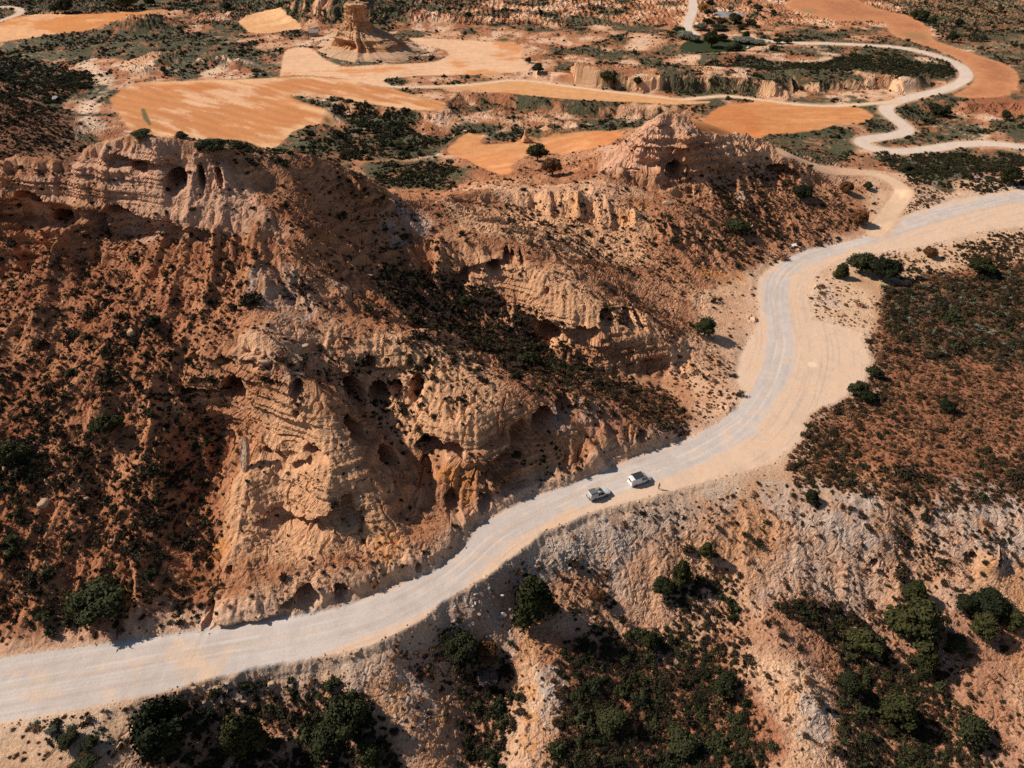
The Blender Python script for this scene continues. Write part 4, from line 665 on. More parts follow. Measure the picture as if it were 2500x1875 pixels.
# where it grows: outline in the photo, shrubs per square metre of each kind, clumping
VEG = [
 (F([(110, 480), (430, 480), (570, 520), (520, 700), (470, 880), (460, 1340), (0, 1370), (-250, 1340), (-250, 560)]), dict(dark=.17, brown=.15), .35),
 (F([(-250, 820), (0, 800), (200, 770), (330, 690), (440, 820), (460, 1000), (440, 1340), (60, 1365), (-250, 1340)]), dict(dark=.40, brown=.16, green=.01), .6),
 (F([(330, 850), (430, 840), (440, 1050), (340, 1150), (260, 1050)]), dict(dark=.6, green=.05), .5), (F([(230, 680), (340, 690), (330, 820), (200, 900), (160, 860)]), dict(dark=.35), .8), (F([(-100, 920), (70, 950), (90, 1050), (40, 1180), (-100, 1150)]), dict(dark=.3, green=.3), .5),
 (F([(60, 1250), (200, 1180), (260, 1330), (60, 1370)]), dict(dark=.4, green=.1), .5), (F([(380, 1080), (450, 1000), (470, 1340), (380, 1350)]), dict(dark=.25, brown=.2), .7),
 (F([(200, 415), (560, 430), (570, 485), (380, 470), (0, 412)]), dict(dark=.035), .4), (F([(0, 350), (140, 350), (150, 400), (0, 410)]), dict(dark=.14), .8),
 (F([(580, 440), (740, 380), (870, 430), (980, 560), (850, 700), (700, 690), (610, 620), (640, 500)]), dict(dark=.13, brown=.13), .8), (F([(560, 690), (760, 690), (780, 800), (640, 850), (500, 770)]), dict(dark=.14, brown=.14), 1.0),
 (F([(830, 555), (900, 570), (1000, 600), (1080, 640), (1150, 690), (1220, 790), (1160, 800), (1080, 780), (1000, 730), (900, 700), (850, 640)]), dict(dark=1.0, brown=.35, green=.08), .3),
 (F([(1160, 780), (1240, 790), (1450, 850), (1485, 900), (1460, 918), (1380, 890), (1200, 835)]), dict(brown=.9, dark=.5), .3), (F([(1130, 690), (1240, 760), (1260, 800), (1160, 790)]), dict(dark=.5, green=.15), .3),
 (F([(880, 740), (1000, 705), (1180, 800), (1400, 895), (1440, 940), (1300, 900), (1180, 860), (1000, 790)]), dict(dark=.2, brown=.2), .7), (F([(800, 760), (900, 800), (960, 920), (880, 960), (800, 900)]), dict(dark=.14, green=.05), .8), (F([(1080, 1000), (1200, 940), (1300, 1000), (1100, 1070)]), dict(dark=.14), .6),
 (F([(880, 760), (1080, 830), (1050, 980), (950, 900)]), dict(dark=.05, brown=.03), .5), (F([(1060, 430), (1400, 430), (1500, 620), (1250, 560), (1100, 520)]), dict(brown=.13, dark=.06), .7), (F([(1200, 580), (1480, 700), (1590, 790), (1590, 860), (1500, 900), (1440, 780), (1300, 680)]), dict(brown=.22, dark=.03), .7),
 (F([(1480, 420), (1560, 380), (1750, 390), (1900, 460), (1820, 520), (1640, 580), (1500, 570)]), dict(brown=.2, dark=.13), .7), (F([(1540, 400), (1620, 420), (1690, 500), (1560, 500)]), dict(dark=.5, brown=.1), .4), (F([(1440, 500), (1560, 510), (1640, 545), (1540, 565)]), dict(dark=.5), .4), (F([(1480, 380), (1560, 340), (1740, 370), (1700, 420)]), dict(dark=.15, brown=.1), .6),
 (F([(1745, 860), (1850, 830), (1890, 720), (1900, 640), (2010, 590), (2350, 560), (2350, 1075), (1990, 1080), (1900, 1075), (1720, 1030), (1720, 960)]), dict(brown=1.0, dark=.16), .3),
 (F([(1900, 620), (2350, 570), (2350, 800), (2000, 780), (1920, 710)]), dict(green=.08, dark=.7, sage=.12), .5), (F([(1745, 860), (1850, 850), (1900, 760), (1960, 800), (1880, 960), (1860, 1050), (1720, 1030)]), dict(dark=.4, brown=.3), .7), (F([(1700, 1040), (1800, 980), (2350, 1000), (2350, 1075), (1990, 1090), (1900, 1080)]), dict(dark=.35, green=.05), .6),
 (F([(1930, 1080), (2010, 1080), (2020, 1260), (1960, 1300), (1940, 1180)]), dict(dark=.45), .4), (F([(2060, 530), (2350, 500), (2350, 570), (2100, 590)]), dict(dark=.4, brown=.3), .5), (F([(1900, 335), (2350, 330), (2350, 370), (2120, 420), (1990, 400)]), dict(dark=.3, green=.12), .7), (F([(1950, 400), (2060, 400), (2020, 440), (1930, 480)]), dict(brown=.3, dark=.1), .5),
 (F([(1740, 590), (1900, 640), (1880, 720), (1750, 690)]), dict(brown=.14), .7), (F([(1890, 540), (2220, 490), (2220, 560), (2010, 600), (1900, 640)]), dict(brown=.12, dark=.08), .7),
 (F([(1200, 1400), (1300, 1350), (1420, 1370), (1500, 1400), (1590, 1440), (1650, 1560), (1710, 1800), (1150, 1800), (1210, 1530)]), dict(dark=.75, green=.4, brown=.4), .3), (F([(1430, 1270), (1580, 1250), (1600, 1440), (1500, 1400)]), dict(dark=.45, green=.12, brown=.2), .4), (F([(1100, 1215), (1320, 1235), (1310, 1320), (1130, 1330)]), dict(dark=.3, brown=.35), .5),
 (F([(1670, 1300), (1790, 1300), (1900, 1380), (2000, 1430), (2100, 1560), (2220, 1800), (1830, 1800), (1800, 1520), (1830, 1450), (1780, 1380)]), dict(dark=.75, green=.4, brown=.4), .3), (F([(1820, 1290), (2000, 1300), (2200, 1400), (2350, 1660), (2150, 1640), (2000, 1440)]), dict(dark=.16, brown=.25), .7),
 (F([(960, 1380), (1100, 1400), (1115, 1500), (1090, 1660), (1000, 1700), (1000, 1500)]), dict(dark=.6, green=.3, brown=.2), .3), (F([(830, 1400), (960, 1390), (990, 1480), (900, 1480)]), dict(brown=.5, dark=.3), .4), (F([(440, 1490), (600, 1480), (650, 1580), (560, 1700), (300, 1700), (320, 1580)]), dict(dark=.5, green=.2, brown=.2), .4), (F([(620, 1500), (760, 1480), (840, 1570), (870, 1700), (560, 1700), (640, 1600)]), dict(dark=.6, green=.3), .3),
 (F([(100, 1560), (230, 1550), (240, 1600), (110, 1620)]), dict(dark=.2, sage=.12), .6), (F([(0, 1540), (330, 1510), (420, 1500), (330, 1659), (0, 1659)]), dict(brown=.10, dark=.04), .7),
 (F([(1330, 1100), (1660, 1060), (1940, 1100), (1940, 1290), (1640, 1290), (1580, 1230), (1400, 1200)]), dict(brown=.10, dark=.06), .6), (F([(2010, 1090), (2350, 1090), (2350, 1500), (2100, 1400), (2010, 1280)]), dict(brown=.10, dark=.10), .6), (F([(1580, 1290), (1680, 1310), (1800, 1450), (1800, 1659), (1700, 1659), (1600, 1440)]), dict(brown=.16, dark=.03), .6), (F([(1100, 1390), (1230, 1390), (1220, 1659), (1080, 1659)]), dict(brown=.16, dark=.04), .6), (F([(870, 1490), (1000, 1500), (1000, 1659), (870, 1659)]), dict(brown=.2, dark=.05), .6),
 (Z('A', [(-200, 330), (0, 330), (300, 400), (480, 470), (620, 540), (430, 640), (250, 660), (0, 560), (-200, 500)]), dict(dark=.16, green=.12), .4), (Z('A', [(-200, 540), (0, 560), (200, 640), (450, 850), (440, 1000), (-200, 1010)]), dict(dark=.14, brown=.05, green=.06), .6), (Z('A', [(1250, 880), (1650, 940), (1850, 900), (2203, 820), (2203, 1000), (1800, 1000), (1500, 960)]), dict(dark=.12, green=.1), .5), (Z('B', [(100, 1050), (600, 1000), (840, 1080), (700, 1190), (300, 1180)]), dict(dark=.3, green=.15), .4), (Z('B', [(0, 660), (400, 720), (420, 820), (680, 840), (600, 960), (0, 1000)]), dict(dark=.14, green=.14), .5), (Z('C', [(200, 440), (420, 380), (800, 400), (1300, 335), (1780, 450), (1500, 560), (1100, 490), (500, 490)]), dict(dark=.16, green=.14), .4),
 (F([(480, 1320), (620, 1240), (900, 1195), (930, 1215), (560, 1320)]), dict(brown=.12, dark=.04), .6),
]
dens = {k: np.zeros(sh, f32) for k in SHRUB}; cn = fbm(X, Y, 6, 3, 401); cn2 = fbm(X, Y, 14, 3, 402)
for pts, dd, cl in VEG:
    P = W2(pts); s_ = poly_sd(X, Y, P, 10); m = s_ > -9; q = sstep(-2.5, 1.5, s_[m] + (3 + 9 * sstep(190, 300, Y[m])) * cn2[m]) * np.clip(1 + cl * 2.2 * cn[m], .12, 2.6)
    for k, v in dd.items(): dens[k][m] = np.maximum(dens[k][m], v * q * (3.6 if k in ('dark', 'brown') else 1.4))
hz_ = herb * sstep(-.25, .2, cn2 + .3 * cn); dens['dark'] += .30 * hz_; dens['green'] += .16 * hz_ * sstep(-.1, .3, cn); dens['sage'] += .10 * hz_ * sstep(0, .3, -cn); dens['dark'] += .03 * far_ * (1 + cn); dens['brown'] += .06 * far_
dens['dark'] += .06 * hill * (1 + 2 * cn).clip(.2, 2); dens['brown'] += .07 * hill * (1 + 2 * cn).clip(0, 2); dens['brown'] += .10 * bottom * (1 - hill)
rd = sstep(-3, -.2, 2.4 * cn - np.maximum(.3, M['road'] + 1.4)) * (M['road'] < -.8) * (M['road'] > -9) * (1 - hill); dens['brown'] += .10 * rd
bare = (M['road'] < -.9) & (M['pond'] < -1) & (NRM[..., 2] > .42) & (M['reed'] < 0)
for d in M['trk']: bare &= d > .8
for k in M['fld']: bare &= M['fld'][k] < -.8
core = (np.arange(NCT) > 20) & (np.arange(NCT) < NCT - 20); bare &= core[None] & (Y < 700); AH = AREA * np.abs(NRM[..., 2])
SIZE = {'dark': (.54, .50), 'brown': (.44, .48), 'green': (1.05, .38), 'sage': (.9, .35)}
PTS = {}
for k in SHRUB:
    lam = (dens[k] * AH * bare).ravel(); n = RNG.poisson(lam); i = np.repeat(np.arange(len(lam)), n)
    jit = (RNG.random((len(i), 2)) - .5); cu, cv = du.reshape(-1, 3)[i], dv_.reshape(-1, 3)[i]
    P = FLATP[i] + cu * jit[:, :1] + cv * jit[:, 1:]; sz = SIZE[k][0] * np.exp(SIZE[k][1] * RNG.normal(size=len(i))) * (1 + .15 * sstep(200, 420, P[:, 1]))
    P[:, 2] -= .06 * sz; PTS[k] = (P.astype(f32), sz.astype(f32))
print('shrubs', {k: len(v[1]) for k, v in PTS.items()})
# the 300 that show largest stand as shrubs of their own, the rest is one mass of each kind
allc = [(k, j) for k in SHRUB for j in range(len(PTS[k][1]))]
sc_px = np.concatenate([v[1] / project(v[0][:, 0], v[0][:, 1], v[0][:, 2])[2] for v in PTS.values()]); PA = np.concatenate([v[0] for v in PTS.values()]); SZ = np.concatenate([v[1] for v in PTS.values()])
vis = visible(PA[:, 0], PA[:, 1], PA[:, 2] + SZ * .4, .8); pick = np.argsort(-np.where(vis, sc_px, 0))[:300]; keep = np.ones(len(allc), bool); keep[pick] = False
AREAS = [('on the big stony slope left of the caves', W2(F([(-50, 440), (560, 480), (560, 700), (470, 880), (470, 1360), (-100, 1380)]))), ('on the red flat right of the road bend', W2(F([(1700, 560), (2300, 500), (2300, 1085), (1700, 1060)]))), ('in the gully left of the tall pine under the road', W2(F([(800, 1380), (1120, 1380), (1130, 1700), (840, 1700)]))), ('in the dark thicket at the bottom centre', W2(F([(1130, 1330), (1620, 1330), (1720, 1700), (1130, 1700)]))), ('among the pines at the lower right', W2(F([(1620, 1280), (2300, 1280), (2300, 1700), (1720, 1700)]))), ('on the pale bank just below the road', W2(F([(1100, 1090), (1700, 1060), (2300, 1085), (2300, 1290), (1640, 1290), (1100, 1300)]))), ('in the hollow at the lower left under the road', W2(F([(-50, 1500), (830, 1430), (860, 1700), (-50, 1700)])))]
KW = {'dark': 'dark olive shrub', 'brown': 'dry russet shrub', 'green': 'round deep green bush', 'sage': 'grey green bush'}; rr = random.Random(3); first = {}; SINGLE = []
for t in pick:
    k, j = allc[t]; P, sz = PA[t], float(SZ[t]); me = rr.choice(SHRUB[k]); where = 'on the eroded hill between the spurs and the knob'
    for w_, Q in AREAS:
        if poly_sd(np.array([P[0]]), np.array([P[1]]), Q)[0] > 0: where = w_; break
    nm = 'bush' if k in ('green', 'sage') else 'shrub'
    o = put(nm, me, loc=P.tolist(), label=f'{KW[k]} {where}', category=nm, group=f'{KW[k]}s {where}'.replace('bushs', 'bushes'))
    SINGLE.append((o, KW[k], where)); o.scale = (sz * (.9 + .3 * rr.random()), sz * (.9 + .3 * rr.random()), sz * (.85 + .3 * rr.random())); o.rotation_euler = (0, 0, rr.random() * 6.28); first.setdefault((k, me.name), o)
def scatter(name, src, P, S, R, label, m):
    """one mass of small things: a cloud of points, each carrying a copy of src"""
    me = bpy.data.meshes.new(name); me.vertices.add(len(P)); me.vertices.foreach_set('co', np.asarray(P, f32).ravel())
    a = me.attributes.new('size', 'FLOAT_VECTOR', 'POINT'); a.data.foreach_set('vector', np.asarray(S, f32).ravel()); a = me.attributes.new('turn', 'FLOAT_VECTOR', 'POINT'); a.data.foreach_set('vector', np.asarray(R, f32).ravel())
    o = put(name, me, kind='stuff', label=label); g = bpy.data.node_groups.new(name, 'GeometryNodeTree')
    g.interface.new_socket('Geometry', in_out='INPUT', socket_type='NodeSocketGeometry'); g.interface.new_socket('Geometry', in_out='OUTPUT', socket_type='NodeSocketGeometry')
    gi, go = g.nodes.new('NodeGroupInput'), g.nodes.new('NodeGroupOutput'); ip = g.nodes.new('GeometryNodeInstanceOnPoints'); oi = g.nodes.new('GeometryNodeObjectInfo'); oi.inputs['Object'].default_value = src; oi.inputs['As Instance'].default_value = True
    n1_, n2_ = g.nodes.new('GeometryNodeInputNamedAttribute'), g.nodes.new('GeometryNodeInputNamedAttribute')
    for q, an in ((n1_, 'size'), (n2_, 'turn')): q.data_type = 'FLOAT_VECTOR'; q.inputs['Name'].default_value = an
    L = g.links.new; L(gi.outputs[0], ip.inputs['Points']); L(oi.outputs['Geometry'], ip.inputs['Instance']); L(n1_.outputs[0], ip.inputs['Scale']); L(n2_.outputs[0], ip.inputs['Rotation']); L(ip.outputs[0], go.inputs[0])
    md = o.modifiers.new('scatter', 'NODES'); md.node_group = g; me.materials.append(m); return o
kk_ = np.array([list(SHRUB).index(k) for k, _ in allc])
for i, k in enumerate(SHRUB):
    sel = np.flatnonzero((kk_ == i) & keep); ms = SHRUB[k]; part = RNG.integers(0, len(ms), len(sel))
    for j, me in enumerate(ms):
        q = sel[part == j]; src = first.get((k, me.name))
        if src is None: src = put('bush' if k in ('green', 'sage') else 'shrub', me, loc=PA[q[0]].tolist(), label=f'small {KW[k]} on the far flats', category='shrub')
        S = SZ[q, None] * (.85 + .4 * RNG.random((len(q), 3))); R = np.zeros((len(q), 3)); R[:, 2] = RNG.random(len(q)) * 6.28; R[:, :2] = .25 * RNG.normal(size=(len(q), 2))
        scatter(('bushes' if k in ('green', 'sage') else 'scrub'), src, PA[q], S, R, f'mass of {KW[k]}s over hills, flats and gullies', ML[k])

# ------------------------------------------------------------------ trees: trunk with limbs, crown of many leaf sprays
def tube(P, R, n=7):
    """tapered tube along points P with radii R"""
    V, Fq = [], []
    for i, (p, r) in enumerate(zip(P, R)):
        t = np.array(P[min(i + 1, len(P) - 1)]) - np.array(P[max(i - 1, 0)]); t = t / np.linalg.norm(t); a = np.cross(t, (1, .2, 0)); a /= np.linalg.norm(a); b_ = np.cross(t, a)
        for k in range(n): q = 6.2832 * k / n; V.append(np.array(p) + r * (math.cos(q) * a + math.sin(q) * b_))
    for i in range(len(P) - 1):
        for k in range(n): Fq.append((i * n + k, i * n + (k + 1) % n, (i + 1) * n + (k + 1) % n, (i + 1) * n + k))
    return np.array(V), np.array(Fq)
def tree_meshes(name, kind, m, seed):
    """unit tree: 1 m tall, crown about 1 m across"""
    rng = np.random.default_rng(seed); Vs, Fs, k = [], [], 0; lob = []
    if kind == 'pine':
        for i in range(17): h = .20 + .70 * (i / 16) ** .9; rr_ = .36 * (1.05 - h) ** .55 * (.65 + .5 * rng.random()) if h < .82 else .10; a = i * 2.4 + rng.random(); lob.append((rr_ * math.cos(a), rr_ * math.sin(a), h, .20 * (1.15 - .55 * h) * (.85 + .3 * rng.random())))
        lob += [(0, 0, .45, .27), (0, 0, .68, .21), (.02, 0, .88, .13)]
    elif kind == 'round':
        for i in range(18): d = rng.normal(size=3); d /= np.linalg.norm(d); d[2] = abs(d[2]) * 1.1 - .25; lob.append((d[0] * .37 * (.75 + .4 * rng.random()), d[1] * .37 * (.75 + .4 * rng.random()), .45 + d[2] * .34, .09 + .14 * rng.random() ** 1.5))
        lob += [(.05, 0, .42, .28), (-.08, .08, .38, .24)]
    else:
        for i in range(14): a = rng.random() * 6.28; r = .36 * math.sqrt(rng.random()); lob.append((r * math.cos(a), r * math.sin(a), .35 + .35 * rng.random() * (1 - r), .14 + .09 * rng.random()))
        lob += [(0, 0, .4, .26)]
    for x, y, z, r in lob:
        J = 1 + .35 * (rng.random((len(ICO2[0]), 1)) - .5); V = ICO2[0] * r * .84 * J * (1, 1, .85) + (x, y, z); V[:, 2] = np.maximum(V[:, 2], .04)
        Fs.append(np.hstack([ICO2[1], ICO2[1][:, 2:3]]) + k); Vs.append(V); k += len(V)
        n = int(1150 * r); d = rng.normal(size=(n, 3)); d[:, 2] += .25; d /= np.linalg.norm(d, axis=1, keepdims=True); P = d * r * (1, 1, .9) * (.78 + .6 * rng.random((n, 1)) ** 2) + (x, y, z); P[:, 2] = np.maximum(P[:, 2], .03)
        V, Q = leaves(P, d, .035, rng, .3); Vs.append(V); Fs.append(Q + k); k += len(V)
    me = bpy.data.meshes.new(name + '_crown'); me.from_pydata(np.vstack(Vs).tolist(), [], [list(dict.fromkeys(f)) for f in np.vstack(Fs).tolist()]); me.materials.append(m)
    Vs, Fs, k = [], [], 0
    for P, R in [([(0, 0, -.06), (.01, .005, .15), (-.01, .01, .4), (0, 0, .75)], (.045, .036, .026, .008))] + [([(0, 0, .12 + .1 * i), (.14 * math.cos(2.1 * i), .14 * math.sin(2.1 * i), .24 + .1 * i), (.30 * math.cos(2.1 * i), .30 * math.sin(2.1 * i), .36 + .09 * i)], (.02, .013, .005)) for i in range(5)]:
        V, Q = tube(P, R); Vs.append(V); Fs.append(Q + k); k += len(V)
    tm = mesh_of(name + '_trunk', np.vstack(Vs), np.vstack(Fs), M_BARK); return me, tm
TM = {('pine', 'pine'): [tree_meshes('pine', 'pine', ML['pine'], 21), tree_meshes('pine', 'pine', ML['pine'], 22)], ('round', 'green'): [tree_meshes('bush', 'round', ML['green'], 23), tree_meshes('bush', 'round', ML['pine'], 24), tree_meshes('bush', 'round', ML['green'], 33), tree_meshes('bush', 'round', ML['green'], 34)], ('low', 'green'): [tree_meshes('thicket', 'low', ML['green'], 25)], ('low', 'sage'): [tree_meshes('willow', 'low', ML['sage'], 26)], ('round', 'gold'): [tree_meshes('golden', 'round', ML['gold'], 27)], ('round', 'rust'): [tree_meshes('rusty', 'round', ML['rust'], 28)], ('low', 'twig'): [tree_meshes('bare', 'low', ML['twig'], 29)]}
pix = lambda k, x, y: (ZO[k][0] + x * .38584, ZO[k][1] + y * .38584)
fp = lambda x, y: (x * K, y * K); zp = lambda x, y: (1650 + .1356 * x, .1356 * y)
TREES = [  # photo place of the middle, width m, height m, form, leaf, name, label
 (fp(220, 1300), 9.6, 5.6, 'round', 'green', 'tree', 'big round dark green tree on the hill foot beside the road'),
 (fp(368, 1575), 9.6, 10.5, 'round', 'green', 'tree', 'largest dark round tree under the road at bottom left'),
 (fp(532, 1590), 7.2, 8.5, 'pine', 'pine', 'pine_tree', 'dark pine right of the largest round tree, bottom left'),
 (fp(1152, 1308), 7.4, 10.5, 'pine', 'pine', 'pine_tree', 'tall bushy pine standing alone below the road bank'),
 (fp(1468, 1245), 4.6, 6.5, 'pine', 'pine', 'pine_tree', 'narrow young pine right of the stony road bank'),
 (fp(1432, 1268), 4.0, 3.2, 'round', 'green', 'tree', 'low bushy tree leaning against the narrow young pine'),
 (fp(1522, 1192), 3.2, 4.0, 'pine', 'pine', 'pine_tree', 'small dark pine alone on the pale bank below the vans'),
 (fp(1958, 1352), 9.4, 10.5, 'pine', 'pine', 'pine_tree', 'broadest pine on the lower right slope, casting a long shadow'),
 (fp(1968, 1278), 4.4, 5.0, 'pine', 'pine', 'pine_tree', 'small pine just behind the broadest pine'),
 (fp(2085, 1305), 4.6, 4.2, 'round', 'green', 'tree', 'leftmost round tree of the clump at the right edge'),
 (fp(2128, 1300), 6.2, 5.2, 'round', 'green', 'tree', 'rear round tree of the clump at the right edge'),
 (fp(2118, 1352), 5.2, 5.0, 'pine', 'pine', 'pine_tree', 'front pine of the clump at the right edge, olive green'),
 (fp(2178, 1338), 4.4, 4.2, 'pine', 'pine', 'pine_tree', 'rightmost pine of the clump at the right edge'),
 (fp(2062, 1385), 3.8, 3.4, 'round', 'green', 'tree', 'low round tree in front of the clump at the right edge'),
 (fp(1995, 1430), 4.4, 5.4, 'pine', 'pine', 'pine_tree', 'young pine in front of the broadest pine, lower right'),
 (fp(1860, 1390), 6.0, 5.4, 'round', 'green', 'tree', 'round dark tree left of the broadest pine'),
 (fp(1785, 1545), 0, 0, '', '', '', ''),
 (fp(1930, 1535), 7.4, 6.4, 'pine', 'pine', 'pine_tree', 'pine in the thicket near the bottom edge, lower right'),
 (fp(2085, 1575), 6.6, 5.6, 'low', 'green', 'tree', 'spreading tree nearest the bottom right corner'),
 (fp(1830, 1480), 4.4, 4.0, 'round', 'green', 'tree', 'small tree at the pale ridge edge, lower right thicket'),
 (fp(755, 1545), 7.0, 6.5, 'round', 'green', 'tree', 'dark round tree beside the grey bank, bottom left centre'),
 (fp(700, 1610), 6.0, 5.2, 'low', 'green', 'tree', 'low spreading tree at the bottom edge left of centre'),
 (fp(800, 1630), 4.5, 4.0, 'round', 'green', 'tree', 'small green tree at the bottom edge beside grey bank'),
 (fp(995, 1402), 5.6, 4.6, 'round', 'green', 'tree', 'bright green round tree under the boulder bank'),
 (fp(1055, 1410), 4.4, 4.0, 'round', 'rust', 'tree', 'brownish tree right of the bright green round tree'),
 (fp(1050, 1470), 4.0, 3.2, 'low', 'twig', 'bare_shrub', 'bare grey twiggy bush in the gully below the boulders'),
 (fp(1405, 1385), 3.4, 3.6, 'pine', 'pine', 'pine_tree', 'small pine on the edge of the bottom centre thicket'),
 (fp(1320, 1560), 5.0, 3.8, 'low', 'green', 'tree', 'spreading bush tree in the bottom centre thicket'),
 (fp(1470, 1600), 5.4, 4.2, 'low', 'green', 'tree', 'spreading bush tree right in the bottom centre thicket'),
 (fp(1560, 1480), 4.6, 3.8, 'round', 'green', 'tree', 'round tree at the right rim of the bottom centre thicket'),
 (fp(1290, 1285), 3.0, 2.4, 'round', 'rust', 'tree', 'rusty round bush right of the tall lone pine'),
 (fp(1520, 708), 5.6, 5.2, 'round', 'pine', 'tree', 'round dark tree on the pale slope left of the road bend'),
 (fp(1858, 572), 8.0, 7.0, 'round', 'green', 'tree', 'left tree of the big dark clump right of the road'),
 (fp(1905, 582), 8.6, 7.0, 'round', 'green', 'tree', 'right tree of the big dark clump right of the road'),
 (fp(1815, 588), 4.6, 4.6, 'pine', 'pine', 'pine_tree', 'small pine left of the big dark clump right of the road'),
 (fp(2118, 578), 7.4, 5.4, 'round', 'green', 'tree', 'dark round tree on the rim right of the big clump'),
 (fp(2005, 545), 4.6, 3.6, 'round', 'rust', 'tree', 'brown dome shaped bush beside the sandy road verge'),
 (fp(1888, 805), 4.0, 3.4, 'round', 'green', 'tree', 'upper of the dark bushes at the sandy lay-by edge'),
 (fp(1850, 842), 4.4, 3.8, 'round', 'green', 'tree', 'left of the dark bushes at the sandy lay-by edge'),
 (fp(1872, 858), 3.6, 3.0, 'round', 'green', 'tree', 'lowest of the dark bushes at the sandy lay-by edge'),
 (fp(2044, 878), 4.0, 3.2, 'round', 'green', 'tree', 'lone dark green bush amid the red flat'),
 (fp(1752, 1072), 2.8, 2.6, 'pine', 'pine', 'pine_tree', 'small pine on the bank top right of the vans'),
 (fp(1195, 366), 7.0, 6.0, 'round', 'rust', 'tree', 'rusty round tree on the pale saddle left of the knob'),
 (fp(1163, 332), 8.0, 7.0, 'round', 'green', 'tree', 'dark round tree at the edge of the small orange field'),
 (fp(2172, 380), 8.4, 7.4, 'round', 'green', 'tree', 'dark round tree at the right edge above the road fork'),
 (pix('C', 1510, 98), 7.5, 7, 'round', 'green', 'tree', 'left of the far tree pair beside the brown field'), (pix('C', 1556, 108), 8, 7.5, 'round', 'green', 'tree', 'right of the far tree pair beside the brown field'),
 (pix('C', 1615, 130), 6, 5, 'round', 'green', 'tree', 'small far tree right of the pair by the brown field'), (pix('C', 1782, 148), 5, 5.5, 'round', 'green', 'tree', 'far lone dark tree on the green slope, top right'),
 (pix('C', 1740, 243), 7.5, 6.5, 'round', 'green', 'tree', 'dark dome tree right beside the brown field edge'), (pix('C', 1945, 246), 5.0, 3.6, 'round', 'green', 'tree', 'small dark dome bush far right above the brown field'),
 (pix('C', 2050, 60), 5, 4, 'round', 'green', 'tree', 'farthest small bush on the green slope, top right'),
 (zp(640, 850), 11, 10, 'round', 'green', 'tree', 'big green tree standing in the green reed bed'), (zp(640, 640), 7, 6, 'round', 'green', 'tree', 'tree just behind the reed bed'), (zp(1050, 345), 10, 7, 'low', 'green', 'tree', 'spreading dark tree in front of the far pond'), (zp(1250, 640), 6, 5, 'round', 'green', 'tree', 'dark round tree right behind the reed bed'),
 (zp(450, 160), 7, 5.5, 'round', 'gold', 'tree', 'golden orange tree beside the far pond'), (zp(620, 125), 6, 5, 'round', 'green', 'tree', 'dark tree right of the golden orange tree'), (zp(660, 230), 6.5, 5, 'low', 'sage', 'tree', 'silvery tree at the left end of the far pond'), (zp(540, 245), 6, 5, 'round', 'green', 'tree', 'dark tree left of the silvery tree by the pond'), (zp(960, 150), 5, 4.6, 'low', 'sage', 'tree', 'lone silvery bush behind the far pond'),
 (zp(1480, 125), 8, 4.6, 'low', 'green', 'tree', 'wide dark bush right behind the far pond'), (zp(1755, 222), 6, 4.2, 'round', 'green', 'tree', 'dark bush between the pond and the brown field'), (zp(430, 490), 11, 4.6, 'low', 'sage', 'tree', 'wide silvery thicket left of the pond, beside far road'), (zp(180, 640), 12, 5, 'low', 'sage', 'tree', 'silvery thicket at the left end of the reed bed'), (zp(1080, 850), 8, 5, 'low', 'green', 'tree', 'dark thicket at the right end of the reed bed'), (zp(1180, 740), 12, 4, 'low', 'sage', 'tree', 'long silvery thicket behind the reed bed'), (zp(1820, 740), 5, 3.4, 'round', 'green', 'tree', 'left dark bush on the far road verge by the reeds'), (zp(1990, 750), 6, 3.4, 'round', 'green', 'tree', 'right dark bush on the far road verge by the reeds'),
 (zp(60, 560), 9, 5, 'low', 'green', 'tree', 'dark thicket beside the foot of the far road'), (zp(760, 500), 13, 4, 'low', 'green', 'tree', 'low green thicket between the pond and the reed bed'), (zp(560, 380), 9, 4, 'low', 'green', 'tree', 'low dark thicket in front of the pond, left'), (zp(820, 370), 10, 3.6, 'low', 'green', 'tree', 'low dark thicket in front of the pond, middle'), (zp(1330, 410), 10, 4, 'low', 'green', 'tree', 'dark thicket right of the spreading tree by the pond'), (zp(1160, 470), 8, 3.4, 'low', 'green', 'tree', 'low thicket below the spreading tree by the pond'), (zp(330, 680), 10, 4.5, 'low', 'sage', 'tree', 'silvery thicket behind the reed bed, left'), (zp(820, 690), 9, 5, 'low', 'green', 'tree', 'dark thicket right of the big reed bed tree'), (zp(1430, 760), 10, 3.6, 'low', 'sage', 'tree', 'silvery thicket at the right tip of the reed bed'), (zp(940, 880), 7, 3.6, 'low', 'green', 'tree', 'dark thicket inside the reed bed, front'),
 (pix('B', 1250, 432), 8, 5, 'low', 'green', 'tree', 'dark thicket at the corner of the pale field'), (pix('B', 1190, 385), 4.5, 3.4, 'round', 'green', 'tree', 'small bush on the right rim of the pale field'), (pix('B', 1690, 505), 7, 6, 'round', 'green', 'tree', 'dark tree in the hollow above the thin track'), (pix('B', 1880, 520), 5, 4, 'round', 'green', 'tree', 'small tree in the hollow above the thin track'),
 (pix('A', 800, 30), 16, 11, 'round', 'green', 'tree', 'largest far dark tree behind the northwest field'), (pix('A', 425, 45), 12, 10, 'round', 'green', 'tree', 'far dark tree left behind the northwest field'), (pix('A', 955, 12), 8, 7, 'round', 'green', 'tree', 'far tree at the top edge right of the largest'), (pix('A', 350, 60), 8, 6, 'round', 'green', 'tree', 'small far tree beside the northwest track'), (pix('A', 1440, 45), 9, 6, 'round', 'green', 'tree', 'far dark tree behind the small north field'),
